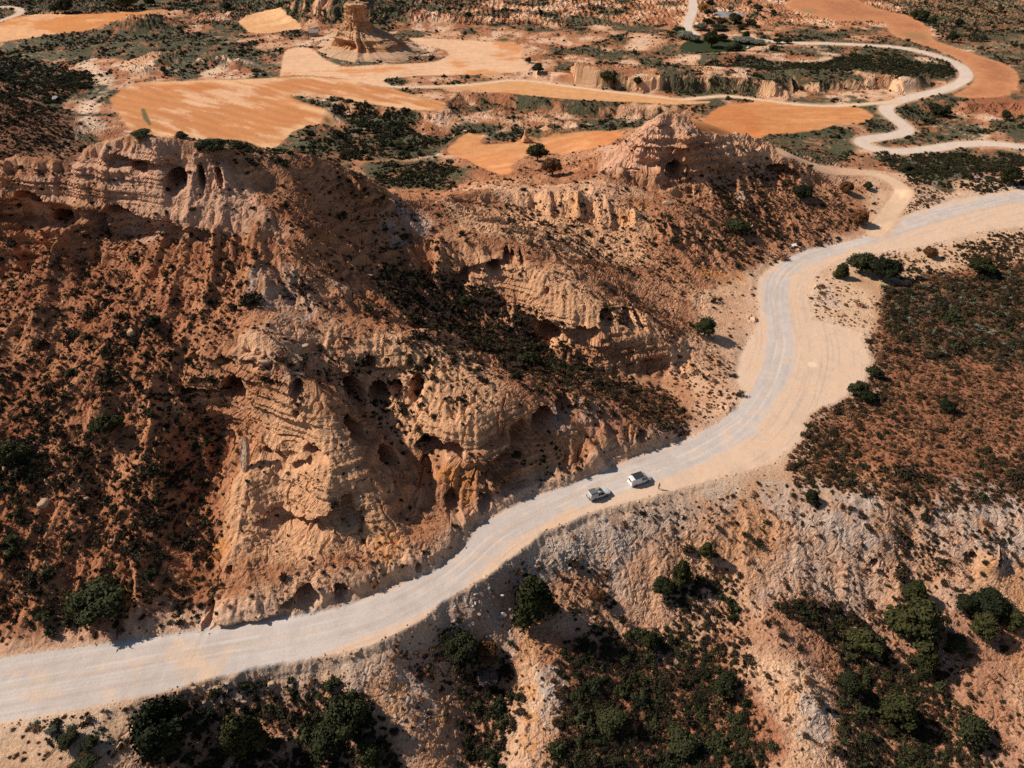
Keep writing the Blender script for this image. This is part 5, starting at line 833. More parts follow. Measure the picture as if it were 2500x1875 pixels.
 (pix('A', 1160, 875), 6, 3.0, 'low', 'green', 'tree', 'dark thicket behind the hilltop, left'), (pix('A', 1340, 925), 6.5, 3.2, 'low', 'green', 'tree', 'dark thicket behind the hilltop, centre'), (pix('A', 1490, 920), 6, 3.2, 'round', 'green', 'tree', 'dark bush behind the hilltop at the orange field tip'), (pix('A', 900, 862), 5, 1.8, 'low', 'green', 'tree', 'round bush on the very hilltop skyline'),
 (pix('C', 1630, 690), 6, 4.4, 'round', 'green', 'tree', 'left dark tree inside the hairpin bend'), (pix('C', 1690, 712), 6.5, 5, 'round', 'green', 'tree', 'right dark tree inside the hairpin bend'), (pix('C', 2075, 735), 6, 4.4, 'round', 'green', 'tree', 'dark tree right of the hairpin bend'), (pix('C', 1450, 1055), 4, 3, 'round', 'green', 'tree', 'dark bush on the green flat below the hairpin'),
 (pix('C', 790, 1225), 6.5, 4.6, 'round', 'green', 'tree', 'dark bush on the knob slope, left'), (pix('C', 1150, 1385), 6.5, 5, 'round', 'rust', 'tree', 'dark brown tree at the knob foot above the road'), (pix('C', 1070, 1195), 5.5, 4, 'round', 'rust', 'tree', 'rusty round bush on the right shoulder of the knob'), (pix('C', 1212, 1180), 3.6, 3, 'round', 'green', 'tree', 'small dark bush beside the dirt side track'), (pix('C', 380, 1440), 8, 5, 'low', 'green', 'tree', 'dark thicket on the shaded knob slope'),
 (pix('H', 580, 1495), 2.6, 1.9, 'round', 'green', 'tree', 'right bush of the group at the lower left verge'), (pix('H', 460, 1465), 3.2, 2.2, 'round', 'green', 'tree', 'left bush of the group at the lower left verge'), (pix('H', 340, 1430), 1.8, 1.5, 'low', 'sage', 'tree', 'pale green bush alone at the lower left verge'), (pix('H', 540, 1640), 3.6, 2, 'low', 'green', 'tree', 'dark bush cut by the bottom edge, lower left'),
 (pix('D', 690, 1070), 5.0, 4.0, 'round', 'pine', 'tree', 'olive bush tree in the dark patch on the big slope'), (pix('D', 100, 1270), 5.5, 4.5, 'round', 'green', 'tree', 'dark tree at the left edge on the big slope'), (pix('D', 960, 430), 3.6, 3, 'round', 'green', 'tree', 'dark bush high on the big slope'), (pix('E', 800, 300), 3.5, 2.8, 'round', 'green', 'tree', 'green bush in the shaded valley between the spurs'), (pix('E', 1180, 670), 4, 3.2, 'round', 'green', 'tree', 'dark bush below the big valley cave'),
 (pix('E', 1500, 150), 0, 0, '', '', '', ''),
]
rt = random.Random(9)
for i, ((u, v), wd, ht, form, leaf, nm, lb) in enumerate(TREES):
    if not wd: continue
    k = surf(u, v)
    if k is None: continue
    p = FLATP[k]; sc_ = FPX / PD[k]; dep = math.asin((CAM_H - p[2]) / math.dist(p, (0, 0, CAM_H))); vb = v + .5 * ht * math.cos(dep) * sc_ * .8
    k2 = surf(u, min(vb, 1990)); p2 = FLATP[k2]
    if abs(p2[1] - p[1]) > 25: p2 = p
    e = bpy.data.objects.new(nm, None); COL.objects.link(e); e.empty_display_size = .5; e.location = p2.tolist(); e.rotation_euler = (0, 0, rt.random() * 6.28); e.scale = (wd * rt.uniform(.88, 1.15), wd * rt.uniform(.88, 1.15), ht * 1.05)
    e['label'] = lb; e['category'] = 'tree' if 'tree' in nm else 'shrub'
    key = (form, leaf) if (form, leaf) in TM else (form, 'green'); cm, tm = rt.choice(TM[key]); put('crown', cm, e); put('trunk', tm, e)

# ------------------------------------------------------------------ rocks
def rock_mesh(name, seed, flat=.7, rnd=.35):
    rng = np.random.default_rng(seed); V = ICO3[0].copy() * .5
    for _ in range(9):                             # chop flat facets
        d = rng.normal(size=3); d /= np.linalg.norm(d); h = .30 + .16 * rng.random(); t = V @ d; V -= np.outer(np.maximum(0, t - h), d)
    V += .03 * (fbm(V[:, 0] * 3 + V[:, 2] * 2 + 9, V[:, 1] * 3 + V[:, 2], .6, 3, seed)[:, None]) * ICO3[0]; V *= (1, .8, flat)
    return mesh_of(name, V, ICO3[1], smooth=False)
def stone_mat(name, c, c2):
    m, nt, b = mat(name, .9); oi = node(nt, 'ShaderNodeObjectInfo'); L = nt.links.new; tc = node(nt, 'ShaderNodeTexCoord'); no = node(nt, 'ShaderNodeTexNoise'); no.inputs['Scale'].default_value = 4; no.inputs['Detail'].default_value = 6; L(tc.outputs['Object'], no.inputs['Vector'])
    ad = node(nt, 'ShaderNodeMath', operation='MULTIPLY_ADD'); ad.inputs[1].default_value = 1.0; ad.inputs[2].default_value = -.5; L(oi.outputs['Random'], ad.inputs[0]); a2 = node(nt, 'ShaderNodeMath', operation='ADD'); a2.use_clamp = True; L(ad.outputs[0], a2.inputs[0]); L(no.outputs['Fac'], a2.inputs[1])
    mx = node(nt, 'ShaderNodeMix', data_type='RGBA'); mx.inputs['A'].default_value = (*c, 1); mx.inputs['B'].default_value = (*c2, 1); L(a2.outputs[0], mx.inputs['Factor']); L(mx.outputs['Result'], b.inputs['Base Color'])
    bp = node(nt, 'ShaderNodeBump'); bp.inputs['Strength'].default_value = .5; bp.inputs['Distance'].default_value = .08; L(no.outputs['Fac'], bp.inputs['Height']); L(bp.outputs[0], b.inputs['Normal']); return m
M_GREY = stone_mat('grey marl stone', (.27, .25, .235), (.50, .46, .41)); M_TAN = stone_mat('tan sandstone block', (.38, .23, .13), (.58, .40, .26)); M_PINK = stone_mat('pinkish sandstone', (.42, .27, .18), (.50, .34, .24))
RK = {}
for nm_, m_ in (('grey', M_GREY), ('tan', M_TAN), ('pink', M_PINK)):
    RK[nm_] = [rock_mesh('boulder', 60 + i, .55 + .12 * i) for i in range(3)]
    for q in RK[nm_]: q.materials.append(m_)
BOULD = [  # photo place, size m (x, y, z), rock, tilt, label
 ((1228, 1504), (1.5, 1.0, 2.2), 'grey', .25, 'tallest grey boulder under the road beside the tall pine'), ((1170, 1500), (1.5, 1.0, 1.0), 'pink', .2, 'brown boulder left of the tallest grey boulder'), ((1160, 1472), (.9, .6, .8), 'grey', .4, 'grey block above the brown boulder on the bank'), ((1222, 1456), (1.3, .7, 1.0), 'grey', .5, 'dark grey block high on the bank by the pine'), ((1150, 1540), (.9, .7, .6), 'grey', .1, 'pale grey block at the foot of the boulder bank'), ((1213, 1530), (.8, .6, .5), 'grey', .1, 'small pale block below the tallest grey boulder'), ((1116, 1549), (.7, .5, .5), 'grey', .3, 'small pale stone at the left end of the boulder bank'), ((1135, 1463), (1.4, .5, .5), 'grey', .5, 'long grey slab near the road edge on the boulder bank'), ((1186, 1553), (.7, .6, .5), 'grey', .1, 'grey stone in the rubble line above the green tree'), ((1245, 1512), (.7, .5, .5), 'tan', .1, 'tan stone right of the tallest grey boulder'),
 ((467, 1669), (1.0, .8, .6), 'tan', .1, 'leftmost tan block at the crumbled road edge'), ((474, 1680), (.9, .9, .6), 'tan', .2, 'tan block below the leftmost one at the road edge'), ((525, 1679), (1.1, .9, .8), 'tan', .1, 'rounded tan boulder in the crumbled road edge'), ((554, 1667), (.9, .8, .7), 'grey', .1, 'pale grey boulder at the crumbled road edge'), ((592, 1683), (1.7, 1.2, .7), 'grey', .5, 'largest slanted grey slab at the crumbled road edge'), ((500, 1710), (1.3, 1.0, .9), 'pink', .2, 'brown boulder in the rubble under the road edge'), ((538, 1705), (2.0, 1.3, .8), 'pink', .3, 'broad brown block in the rubble under the road edge'), ((597, 1712), (1.3, .9, .5), 'tan', .6, 'tilted tan slab right in the rubble under the road edge'), ((558, 1690), (1.0, .5, 1.0), 'grey', .6, 'upright grey slab in the rubble under the road edge'),
 ((1437, 1352), (.8, .6, .5), 'grey', .1, 'pale stone in the rubble at the foot of the road bank'), ((1470, 1348), (.9, .6, .5), 'grey', .1, 'largest pale stone right in the rubble under the road bank'), ((1508, 1361), (1.3, .6, .5), 'grey', .2, 'long pale block at the right end of the bank rubble'), ((1500, 1370), (.8, .7, .6), 'grey', .1, 'white block below the long pale block'), ((1424, 1329), (.9, .7, .6), 'grey', .3, 'bluish stone halfway up the road bank'), ((1385, 1347), (.7, .5, .4), 'tan', .6, 'small dark edged stone on the road bank'),
 ((645, 885), (2.6, 1.8, 1.8), 'pink', .1, 'brown boulder below the bluish marl slope'), ((612, 880), (2.2, 1.2, 1.4), 'tan', .5, 'split tan block left of the brown boulder'), ((597, 848), (1.6, 1.0, 1.3), 'tan', .7, 'pointed block standing on the cave ledge'), ((742, 845), (2.0, 1.2, 1.0), 'pink', .3, 'flat boulder right of the bluish marl slope'), ((500, 570), (3.4, 2.2, 2.2), 'tan', .1, 'big block fallen below the caprock ledge'), ((440, 560), (3.0, 2.4, 2.4), 'tan', .2, 'big block left of the one under the caprock ledge'), ((605, 565), (3.6, 2.6, 2.0), 'tan', .1, 'block at the right end of the caprock ledge'), ((680, 585), (1.6, 1.2, 2.0), 'pink', .3, 'lone upright block on the brown slope'), ((1628, 495), (3.6, 2.4, 1.6), 'tan', .3, 'flat topped block above the knob wash'), ((725, 1165), (1.2, .9, .7), 'pink', .4, 'fallen block in the buttress niche'), ((712, 1182), (1.0, .8, .7), 'tan', .5, 'second fallen block in the buttress niche'),
 ((837, 116), (5, 4, 4), 'tan', .3, 'boulder left of the rock tower foot'), ((822, 110), (5, 3.5, 3), 'pink', .6, 'tilted slab left of the rock tower foot'), ((805, 105), (5, 3.5, 3.5), 'tan', .4, 'outermost boulder left of the rock tower foot'), ((878, 134), (3.4, 3, 2.6), 'tan', .1, 'boulder right in front of the rock tower'), ((136, 236), (6, 3.5, 2), 'grey', 0, 'white boulder lying on the far green slope'), ((1825, 117), (4, 2.5, 2), 'grey', .1, 'pale rock at the right end of the reed bed'),
]
rb = random.Random(4)
for (u, v), sz, rk, tl, lb in BOULD:
    k = surf(u, v)
    if k is None: continue
    p = FLATP[k]; o = put('boulder', rb.choice(RK[rk]), loc=(p[0], p[1], p[2] + .18 * sz[2]), label=lb, category='boulder'); o.scale = sz; o.rotation_euler = (tl * (rb.random() - .3), tl * (rb.random() - .5) * 2, rb.random() * 6.28)
# slab leaning in the gully beside the buttress
def slab(name, outline, thick, m, seed):
    bm = bmesh.new(); vs = [bm.verts.new((x, y, 0)) for x, y in outline]; f = bm.faces.new(vs); r = bmesh.ops.extrude_face_region(bm, geom=[f]); 
    for g_ in r['geom']:
        if isinstance(g_, bmesh.types.BMVert): g_.co.z += thick
    bmesh.ops.recalc_face_normals(bm, faces=bm.faces); bmesh.ops.bevel(bm, geom=list(bm.edges), offset=.10, segments=1, affect='EDGES'); bmesh.ops.triangulate(bm, faces=bm.faces); bmesh.ops.subdivide_edges(bm, edges=bm.edges, cuts=4, use_grid_fill=True)
    rg = random.Random(seed)
    for v_ in bm.verts: v_.co += Vector((rg.uniform(-1, 1), rg.uniform(-1, 1), rg.uniform(-1, 1))) * .075 + v_.normal * .16 * math.sin(v_.co.x * 3.1 + 1.7 * v_.co.y) * math.cos(v_.co.y * 2.3)
    me = bpy.data.meshes.new(name); bm.to_mesh(me); bm.free(); me.materials.append(m); return me
q0 = surf_xyz(607, 1125); o = put('rock_slab', slab('rock_slab', [(-.3, -3.6), (.35, -3.0), (.75, -1.0), (.95, 1.0), (.75, 3.1), (.35, 3.7), (-.25, 2.9), (-.75, .8), (-.95, -1.2)], .8, M_PINK, 1), loc=q0 + Vector((0, -.6, 2.4)), label='long pinkish rock slab leaning upright beside the bright buttress', category='rock slab'); o.rotation_euler = (math.radians(62), math.radians(-8), math.radians(-14))
# loose stones: rubble under the road banks and on the slopes
STN = [(F([(930, 1300), (1050, 1250), (1130, 1230), (1110, 1370), (1060, 1390), (960, 1400)]), 2.6, 'grey'), (F([(1120, 1200), (1280, 1120), (1480, 1080), (1500, 1180), (1330, 1220), (1120, 1260)]), 1.6, 'grey'), (F([(1150, 1215), (1330, 1180), (1400, 1200), (1200, 1240)]), 2.5, 'grey'), (F([(400, 1470), (600, 1455), (860, 1420), (880, 1480), (600, 1520), (400, 1520)]), 1.8, 'tan'), (F([(820, 1430), (960, 1480), (990, 1659), (880, 1659), (850, 1530)]), .8, 'grey'), (F([(1120, 1440), (1220, 1440), (1200, 1600), (1080, 1659)]), .7, 'grey'), (F([(1690, 1380), (1800, 1460), (1790, 1640), (1720, 1600)]), .6, 'grey'), (F([(1500, 1050), (1720, 1040), (2250, 1090), (2250, 1280), (1640, 1290)]), .35, 'tan'), (F([(-50, 480), (560, 500), (480, 900), (450, 1340), (-50, 1380)]), .35, 'tan'), (F([(560, 420), (1000, 430), (1000, 700), (600, 720)]), .35, 'tan'), (F([(1400, 560), (1650, 580), (1600, 880), (1450, 900)]), .3, 'tan'), (F([(1500, 400), (1900, 400), (1700, 560)]), .15, 'tan'), (F([(660, 1040), (780, 1030), (760, 1090), (670, 1100)]), 1.0, 'pink'), (Z('A', [(1900, 200), (2203, 150), (2203, 400), (1900, 300)]), .06, 'tan'), (Z('B', [(-100, 300), (450, 250), (680, 340), (400, 390), (0, 400)]), .06, 'tan')]
SP_ = {'grey': [], 'tan': [], 'pink': []}
for pts, dn, rk in STN:
    P = W2(pts); s_ = poly_sd(X, Y, P, 6); lam = (np.where(s_ > -3, sstep(-2, 1.5, s_ + 2 * cn), 0) * dn * AH * (M['road'] < -.5) * core[None]).ravel(); n = RNG.poisson(lam); i = np.repeat(np.arange(len(lam)), n); jit = RNG.random((len(i), 2)) - .5
    SP_[rk].append(FLATP[i] + du.reshape(-1, 3)[i] * jit[:, :1] + dv_.reshape(-1, 3)[i] * jit[:, 1:])
lam = (sstep(-2.2, -.6, M['road']) * sstep(.5, -.1, M['road']) * 1.3 * AH * (cn > -.25) * core[None] * (Y < 230)).ravel(); n = RNG.poisson(lam); i = np.repeat(np.arange(len(lam)), n); jit = RNG.random((len(i), 2)) - .5; SP_['tan'].append(FLATP[i] + du.reshape(-1, 3)[i] * jit[:, :1] + dv_.reshape(-1, 3)[i] * jit[:, 1:])
for rk, L_ in SP_.items():
    P = np.vstack(L_).astype(f32); sz = .22 * np.exp(.55 * RNG.normal(size=(len(P), 1))) * (1 + .8 * sstep(200, 400, P[:, 1:2])); S = sz * (.7 + .7 * RNG.random((len(P), 3))); src = next(o for o in COL.objects if o.type == 'MESH' and o.data == RK[rk][0] or o.data == RK[rk][1])
    scatter('rubble', src, P, S, RNG.random((len(P), 3)) * 6.28, f'loose {rk} stones strewn below the road and over the slopes', {'grey': M_GREY, 'tan': M_TAN, 'pink': M_PINK}[rk])

# ------------------------------------------------------------------ the rock tower on the plain
def tower():
    NT, NZ = 220, 150; th = np.linspace(0, 2 * math.pi, NT, endpoint=False); t = np.linspace(0, 1, NZ)
    hz = np.interp(t, [0, .10, .38, .42, .62, .66, .95, 1], [-2, 0, 9, 9.4, 17, 17.6, 30, 31]); rz = np.interp(hz, [-2, 0, 2, 8.2, 8.9, 9.3, 13, 17, 17.8, 24, 29, 30.2, 31], [29, 25, 18.5, 14.6, 15.4, 14.4, 10.2, 7.2, 6.4, 6.1, 5.9, 5.4, 3.0])
    TH, HZ = np.meshgrid(th, hz); R = np.broadcast_to(rz[:, None], TH.shape).copy(); up = sstep(15, 18, HZ)
    sq = 1 / np.maximum(np.abs(np.cos(TH - .35)), np.abs(np.sin(TH - .35))); R *= 1 + up * (np.minimum(sq, 1.28) - 1) * .8
    back = sstep(-.2, .9, np.cos(TH - .25)) * sstep(22, 3, HZ); R += 9 * back * sstep(20, 2, HZ)          # rubble apron on the right
    cx, cy = np.cos(TH) * 6, np.sin(TH) * 6
    fl = fbm(cx * 1.6 + 40, cy * 1.6 + HZ * .12, 1.5, 3, 501); R += fl * (1.2 + 1.3 * (1 - up)); R += 1.3 * (1 - up) * np.abs(fbm(cx * 3 + 9, cy * 3 + HZ * .25, 1.6, 3, 509)); R += .5 * (vnoise(HZ * .9 + .4 * fl, TH * .6, 502) - .5) + .35 * (vnoise(HZ * 2.6, TH * .8 + 7, 503) - .5); R += .5 * fbm(cx * 2.5 + HZ, cy * 2.5 - HZ * .8, 1.4, 3, 504)
    for a, z_, ra, rzz, dp in ((-2.15, 5.0, .30, 3.2, 5.5), (-1.8, 4, .14, 2.2, 3), (-2.6, 5, .25, 2.6, 4), (-2.0, 24, .10, 1.2, .9), (-.5, 12, .5, 3, 2.5)):
        R -= dp * np.exp(-(((TH - (a % 6.2832) + 3.1416) % 6.2832 - 3.1416) / ra) ** 2 - ((HZ - z_) / rzz) ** 2)
    R *= 1 + (.30 * (1 - up) + .10 * up) * fbm(np.cos(TH) * 3 + 20, np.sin(TH) * 3 + HZ * .09, 1.6, 3, 511); R += .9 * (sstep(.45, .55, vnoise(HZ * .8, TH * 1.5, 512)) - .5) * sstep(1, 4, HZ)
    V = np.stack([R * np.cos(TH) - 2.2 * sstep(4, 18, HZ), R * np.sin(TH), HZ + .3 * fbm(cx, cy + HZ, 1.2, 2, 505)], -1).reshape(-1, 3)
    V[-NT:, 2] += 1.4 * fbm(V[-NT:, 0], V[-NT:, 1], 2.0, 2, 506); i, j = np.meshgrid(np.arange(NZ - 1), np.arange(NT), indexing='ij'); Q = np.stack([i * NT + j, i * NT + (j + 1) % NT, (i + 1) * NT + (j + 1) % NT, (i + 1) * NT + j], -1).reshape(-1, 4)
    top = len(V); V = np.vstack([V, [[0, 0, 31.2]]]); cap = [((NZ - 1) * NT + k, (NZ - 1) * NT + (k + 1) % NT, top, top) for k in range(NT)]
    h = V[:, 2]; n = fbm(V[:, 0] + h, V[:, 1], 3, 3, 507); c = np.zeros((len(V), 3), f32); c[:] = (.48, .26, .13); bn = vnoise(h * .7 + .5 * n, np.zeros_like(h), 508)[:, None]; c = c * (1 - .6 * (bn > .55)) + np.array((.54, .34, .19)) * .6 * (bn > .55); lo = sstep(8, 3, h)[:, None]; c = c * (1 - lo * .7) + np.array((.46, .20, .06)) * lo * .7; apron_shade = sstep(.1, .8, np.cos(np.arctan2(V[:, 1], V[:, 0]) - .25))[:, None] * .7 * sstep(22, 12, h)[:, None]; c = c * (1 - apron_shade) + np.array((.33, .19, .11)) * apron_shade; c *= (1 + .25 * n)[:, None]  # right side with the apron painted darker, sunlit side left lighter orange
    gr = sstep(4.5, 1.0, h)[:, None]; c = c * (1 - gr) + np.array((.50, .31, .19)) * (1 + .2 * n)[:, None] * gr
    me = bpy.data.meshes.new('rock_tower'); me.from_pydata(V.tolist(), [], [list(dict.fromkeys(f)) for f in Q.tolist() + cap]); a = me.color_attributes.new('soil', 'FLOAT_COLOR', 'POINT'); c4 = np.ones((len(V), 4), f32); c4[:, :3] = c; a.data.foreach_set('color', c4.ravel()); me.materials.append(M_ROCK); return me
bx, by = on_z(884, 129, 1.0); by = by + 9
TW = bpy.data.objects.new('rock_tower', None); COL.objects.link(TW); TW.location = (float(bx), float(by), zat(float(bx), float(by)) - .3); TW.scale = (1.0, 1.0, .84); TW['label'] = 'tall square topped sandstone tower on the plain beside the pale field'; TW['category'] = 'rock tower'
put('tower_body', tower(), TW)
for x, y, z, sx, sy, sz_, r_ in ((-3.2, -3.4, 30.4, 3.2, 2.4, 1.4, .2), (.6, -4.6, 29.6, 4.6, 2.2, .9, .1), (3.6, -1.6, 30.6, 3.4, 2.6, 1.6, .6), (-1.5, 1, 31, 4, 3.6, 1.8, 1.1), (4.4, 2.2, 30.2, 2.6, 2.4, 1.4, .4)):
    o = put('cap_block', RK['tan'][0], TW); o.location = (x, y, z); o.scale = (sx, sy, sz_); o.rotation_euler = (0, .08, r_)
# small pinnacles in the cutting beside the small field
def pinnacle(u, v, h, r, lb, seed):
    p = surf_xyz(u, v); n, m = 40, 30; th = np.linspace(0, 6.2832, n, endpoint=False); hz = np.linspace(-.15, 1, m); TH, HZ = np.meshgrid(th, hz); R = r * np.interp(HZ, [-.15, 0, .3, .5, .6, .95, 1], [1.9, 1.7, 1.1, .65, .6, .55, .25]); R = R * (1 + .25 * fbm(np.cos(TH) * 2 + seed, np.sin(TH) * 2 + HZ * 2, .9, 3, 520))
    V = np.stack([R * np.cos(TH), R * np.sin(TH), HZ * h], -1).reshape(-1, 3); i, j = np.meshgrid(np.arange(m - 1), np.arange(n), indexing='ij'); Q = np.stack([i * n + j, i * n + (j + 1) % n, (i + 1) * n + (j + 1) % n, (i + 1) * n + j], -1).reshape(-1, 4)
    cc = np.tile(np.array((.55, .31, .16), f32), (len(V), 1)) * (1 + .2 * fbm(V[:, 0] + V[:, 2], V[:, 1], .8, 3, 521))[:, None]; put('rock_pinnacle', mesh_of('rock_pinnacle', V, Q, M_ROCK, cc), loc=p, label=lb, category='rock pinnacle')
pinnacle(1284, 338, 4.2, 1.0, 'small square rock pinnacle above the small orange field', 1); pinnacle(1338, 316, 2.4, 2.0, 'low knobbly rock stump right of the square pinnacle', 5)
# stone hut near the tower
def box(x0, x1, y0, y1, z0, z1): return np.array([(x0, y0, z0), (x1, y0, z0), (x1, y1, z0), (x0, y1, z0), (x0, y0, z1), (x1, y0, z1), (x1, y1, z1), (x0, y1, z1)], float), np.array([(0, 3, 2, 1), (4, 5, 6, 7), (0, 1, 5, 4), (1, 2, 6, 5), (2, 3, 7, 6), (3, 0, 4, 7)])
def plain(name, c, rough=.6, metal=0, spec=.4):
    m, nt, b = mat(name, rough); no = node(nt, 'ShaderNodeTexNoise'); no.inputs['Scale'].default_value = 5; no.inputs['Detail'].default_value = 4; mr = node(nt, 'ShaderNodeMapRange'); mr.inputs['To Min'].default_value = .86; mr.inputs['To Max'].default_value = 1.1; vm = node(nt, 'ShaderNodeVectorMath', operation='SCALE'); vm.inputs[0].default_value = c; nt.links.new(no.outputs['Fac'], mr.inputs['Value']); nt.links.new(mr.outputs[0], vm.inputs['Scale']); nt.links.new(vm.outputs[0], b.inputs['Base Color']); b.inputs['Metallic'].default_value = metal; b.inputs['Specular IOR Level'].default_value = spec; return m
p = surf_xyz(767, 86); HT = bpy.data.objects.new('stone_hut', None); COL.objects.link(HT); HT.location = p + Vector((0, 1, -.2)); HT['label'] = 'small grey gabled stone hut left behind the rock tower'; HT['category'] = 'hut'; HT.rotation_euler = (0, 0, .25)
M_HUT = plain('grey hut stone', (.34, .30, .27), .95, 0, .1); M_DOORDARK = plain('dark doorway', (.02, .018, .016), .9, 0, .1)
V, Q = box(-3, 3, -2, 2, 0, 2.6); put('wall', mesh_of('hut_wall', V, Q, M_HUT, smooth=False), HT)
V = np.array([(-3.3, -2.3, 2.62), (3.3, -2.3, 2.62), (3.3, 2.3, 2.62), (-3.3, 2.3, 2.62), (-3.3, 0, 4.2), (3.3, 0, 4.2)]); me = bpy.data.meshes.new('hut_roof'); me.from_pydata(V.tolist(), [], [(0, 1, 5, 4), (2, 3, 4, 5), (0, 4, 3), (1, 2, 5), (0, 3, 2, 1)]); me.materials.append(M_HUT); put('roof', me, HT)
V, Q = box(3.005, 3.03, -.6, .6, .05, 2); put('doorway', mesh_of('hut_door', V, Q, M_DOORDARK, smooth=False), HT)  # near-black plate paints the dark inside, the wall has no opening
# white board lying beside the road, a stake lying at the lower left verge
M_WHITE = plain('white painted board', (.80, .80, .78), .5); p = surf_xyz(1941, 600); V, Q = box(-1.1, 1.1, -.65, .65, 0, .12); o = put('white_board', mesh_of('white_board', V, Q, M_WHITE, smooth=False), loc=p + Vector((0, 0, .25)), label='white board lying on the ground beside the sandy mound by the road', category='board'); o.rotation_euler = (.25, -.05, .35)
a_, c_ = surf_xyz(107.5, 1854), surf_xyz(136, 1820); V, Q = tube([tuple(a_ + Vector((0, 0, .10))), tuple((a_ + c_) / 2 + Vector((.05, .02, .14))), tuple(c_ + Vector((0, 0, .12)))], (.05, .06, .05), 8); put('wooden_pole', mesh_of('wooden_pole', V, Q, M_BARK), label='thin dark pole lying on the sand at the lower left verge', category='pole')

# ------------------------------------------------------------------ the two camper vehicles
M_VWHITE = plain('white van paint', (.78, .78, .76), .28, 0, .5); M_SILVER = plain('silver grey paint', (.60, .59, .57), .35, .1, .5); M_GLASS = plain('dark window glass', (.012, .014, .016), .08, 0, .6); M_BLACK = plain('black rubber and plastic', (.018, .018, .018), .7, 0, .2); M_RIM = plain('alloy rim', (.42, .42, .42), .35, .6); M_TENT = plain('charcoal roof awning panel', (.028, .032, .035), .6, 0, .3); M_TENT2 = plain('grey canvas roof tent cover', (.13, .125, .115), .8, 0, .15); M_RED = plain('red tail lamp', (.35, .02, .015), .3); M_LAMP = plain('clear headlamp', (.65, .65, .62), .15); M_RACK = plain('aluminium rack', (.40, .39, .37), .4, .5)
def shell(name, ST, m, arch=()):
    """car body lofted along its length: stations x, floor, sill width, belt z, belt half width, top z, top half width"""
    V, Fq = [], []; n = 12
    for x, zf, wf, zb, wb, zt, wt in ST:
        V += [(x, -wf, zf), (x, -wb, zf + .22), (x, -wb, zb), (x, -wt - .05, zt - .10), (x, -wt + .10, zt - .005), (x, -wt * .4, zt + .02), (x, wt * .4, zt + .02), (x, wt - .10, zt - .005), (x, wt + .05, zt - .10), (x, wb, zb), (x, wb, zf + .22), (x, wf, zf)]
    for i in range(len(ST) - 1):
        for k in range(n): Fq.append((i * n + k, i * n + (k + 1) % n, (i + 1) * n + (k + 1) % n, (i + 1) * n + k))
    me = bpy.data.meshes.new(name); me.from_pydata(V, [], Fq + [tuple(range(n))[::-1], tuple((len(ST) - 1) * n + k for k in range(n))]); me.materials.append(m); bm = bmesh.new(); bm.from_mesh(me); bmesh.ops.recalc_face_normals(bm, faces=bm.faces); bm.to_mesh(me); bm.free(); return me
def panel(name, pts, m, t=.02):
    """thin plate from four or more corner points"""
    P = [Vector(p) for p in pts]; nrm = (P[1] - P[0]).cross(P[2] - P[0]).normalized() * t; V = [tuple(p - nrm * .5) for p in P] + [tuple(p + nrm) for p in P]; n = len(P); me = bpy.data.meshes.new(name); me.from_pydata(V, [], [tuple(range(n))[::-1], tuple(range(n, 2 * n))] + [(i, (i + 1) % n, n + (i + 1) % n, n + i) for i in range(n)]); me.materials.append(m); return me
def boxm(name, a, m, bev=.02):
    V, Q = box(*a); me = bpy.data.meshes.new(name); me.from_pydata(V.tolist(), [], Q.tolist()); bm = bmesh.new(); bm.from_mesh(me); bmesh.ops.bevel(bm, geom=list(bm.edges), offset=bev, segments=2, affect='EDGES'); bm.to_mesh(me); bm.free(); me.materials.append(m); return me
def cyl(name, r, w_, m, r2=0):
    n = 24; V = []; rings = [(r * .86, -w_ / 2), (r, -w_ / 2 + .04), (r, w_ / 2 - .04), (r * .86, w_ / 2), (r2, w_ / 2), (r2, -w_ / 2)] if r2 else [(r, -w_ / 2), (r, w_ / 2)]
    for q, y in rings: V += [(q * math.cos(6.2832 * k / n), y, q * math.sin(6.2832 * k / n)) for k in range(n)]
    Fq = [(i * n + k, i * n + (k + 1) % n, (i + 1) * n + (k + 1) % n, (i + 1) * n + k) for i in range(len(rings) - 1) for k in range(n)]
    if r2: Fq += [((len(rings) - 1) * n + k, (len(rings) - 1) * n + (k + 1) % n, (k + 1) % n, k) for k in range(n)]
    else: Fq += [tuple(range(n))[::-1], tuple(n + k for k in range(n))]
    me = bpy.data.meshes.new(name); me.from_pydata(V, [], Fq); me.materials.append(m); bm = bmesh.new(); bm.from_mesh(me); bmesh.ops.recalc_face_normals(bm, faces=bm.faces); bm.to_mesh(me); bm.free(); return me
TYRE, RIM = cyl('tyre', .35, .24, M_BLACK, .22), cyl('rim', .225, .20, M_RIM); ARCH = cyl('arch', .43, .05, M_BLACK, .33)
def wheels(root, xs, hw):
    for x in xs:
        for sd_ in (-1, 1):
            wl = bpy.data.objects.new('wheel', None); COL.objects.link(wl); wl.parent = root; wl.location = (x, sd_ * (hw - .10), .35); put('tyre', TYRE, wl); put('rim', RIM, wl)
            o = put('wheel_arch', ARCH, root); o.location = (x, sd_ * (hw + .005), .37)
def place(root, near_rear, near_front, hw, xr, xf):
    """set a vehicle on the road so that its near side wheels stand where the photo has them"""
    a = Vector((*map(float, on_z(*near_rear, 0)), 0)); b_ = Vector((*map(float, on_z(*near_front, 0)), 0)); d = (b_ - a).normalized(); left = Vector((-d.y, d.x, 0)); mid = (a + b_) / 2 + left * (hw - .1) - d * (xr + xf) / 2
    k = np.argmin((POS[..., 0] - mid.x) ** 2 + (POS[..., 1] - mid.y) ** 2); root.location = (mid.x, mid.y, float(FLATP[k, 2]) + .02); root.rotation_euler = (0, 0, math.atan2(d.y, d.x)); print('wheelbase read off the photo', (b_ - a).length)
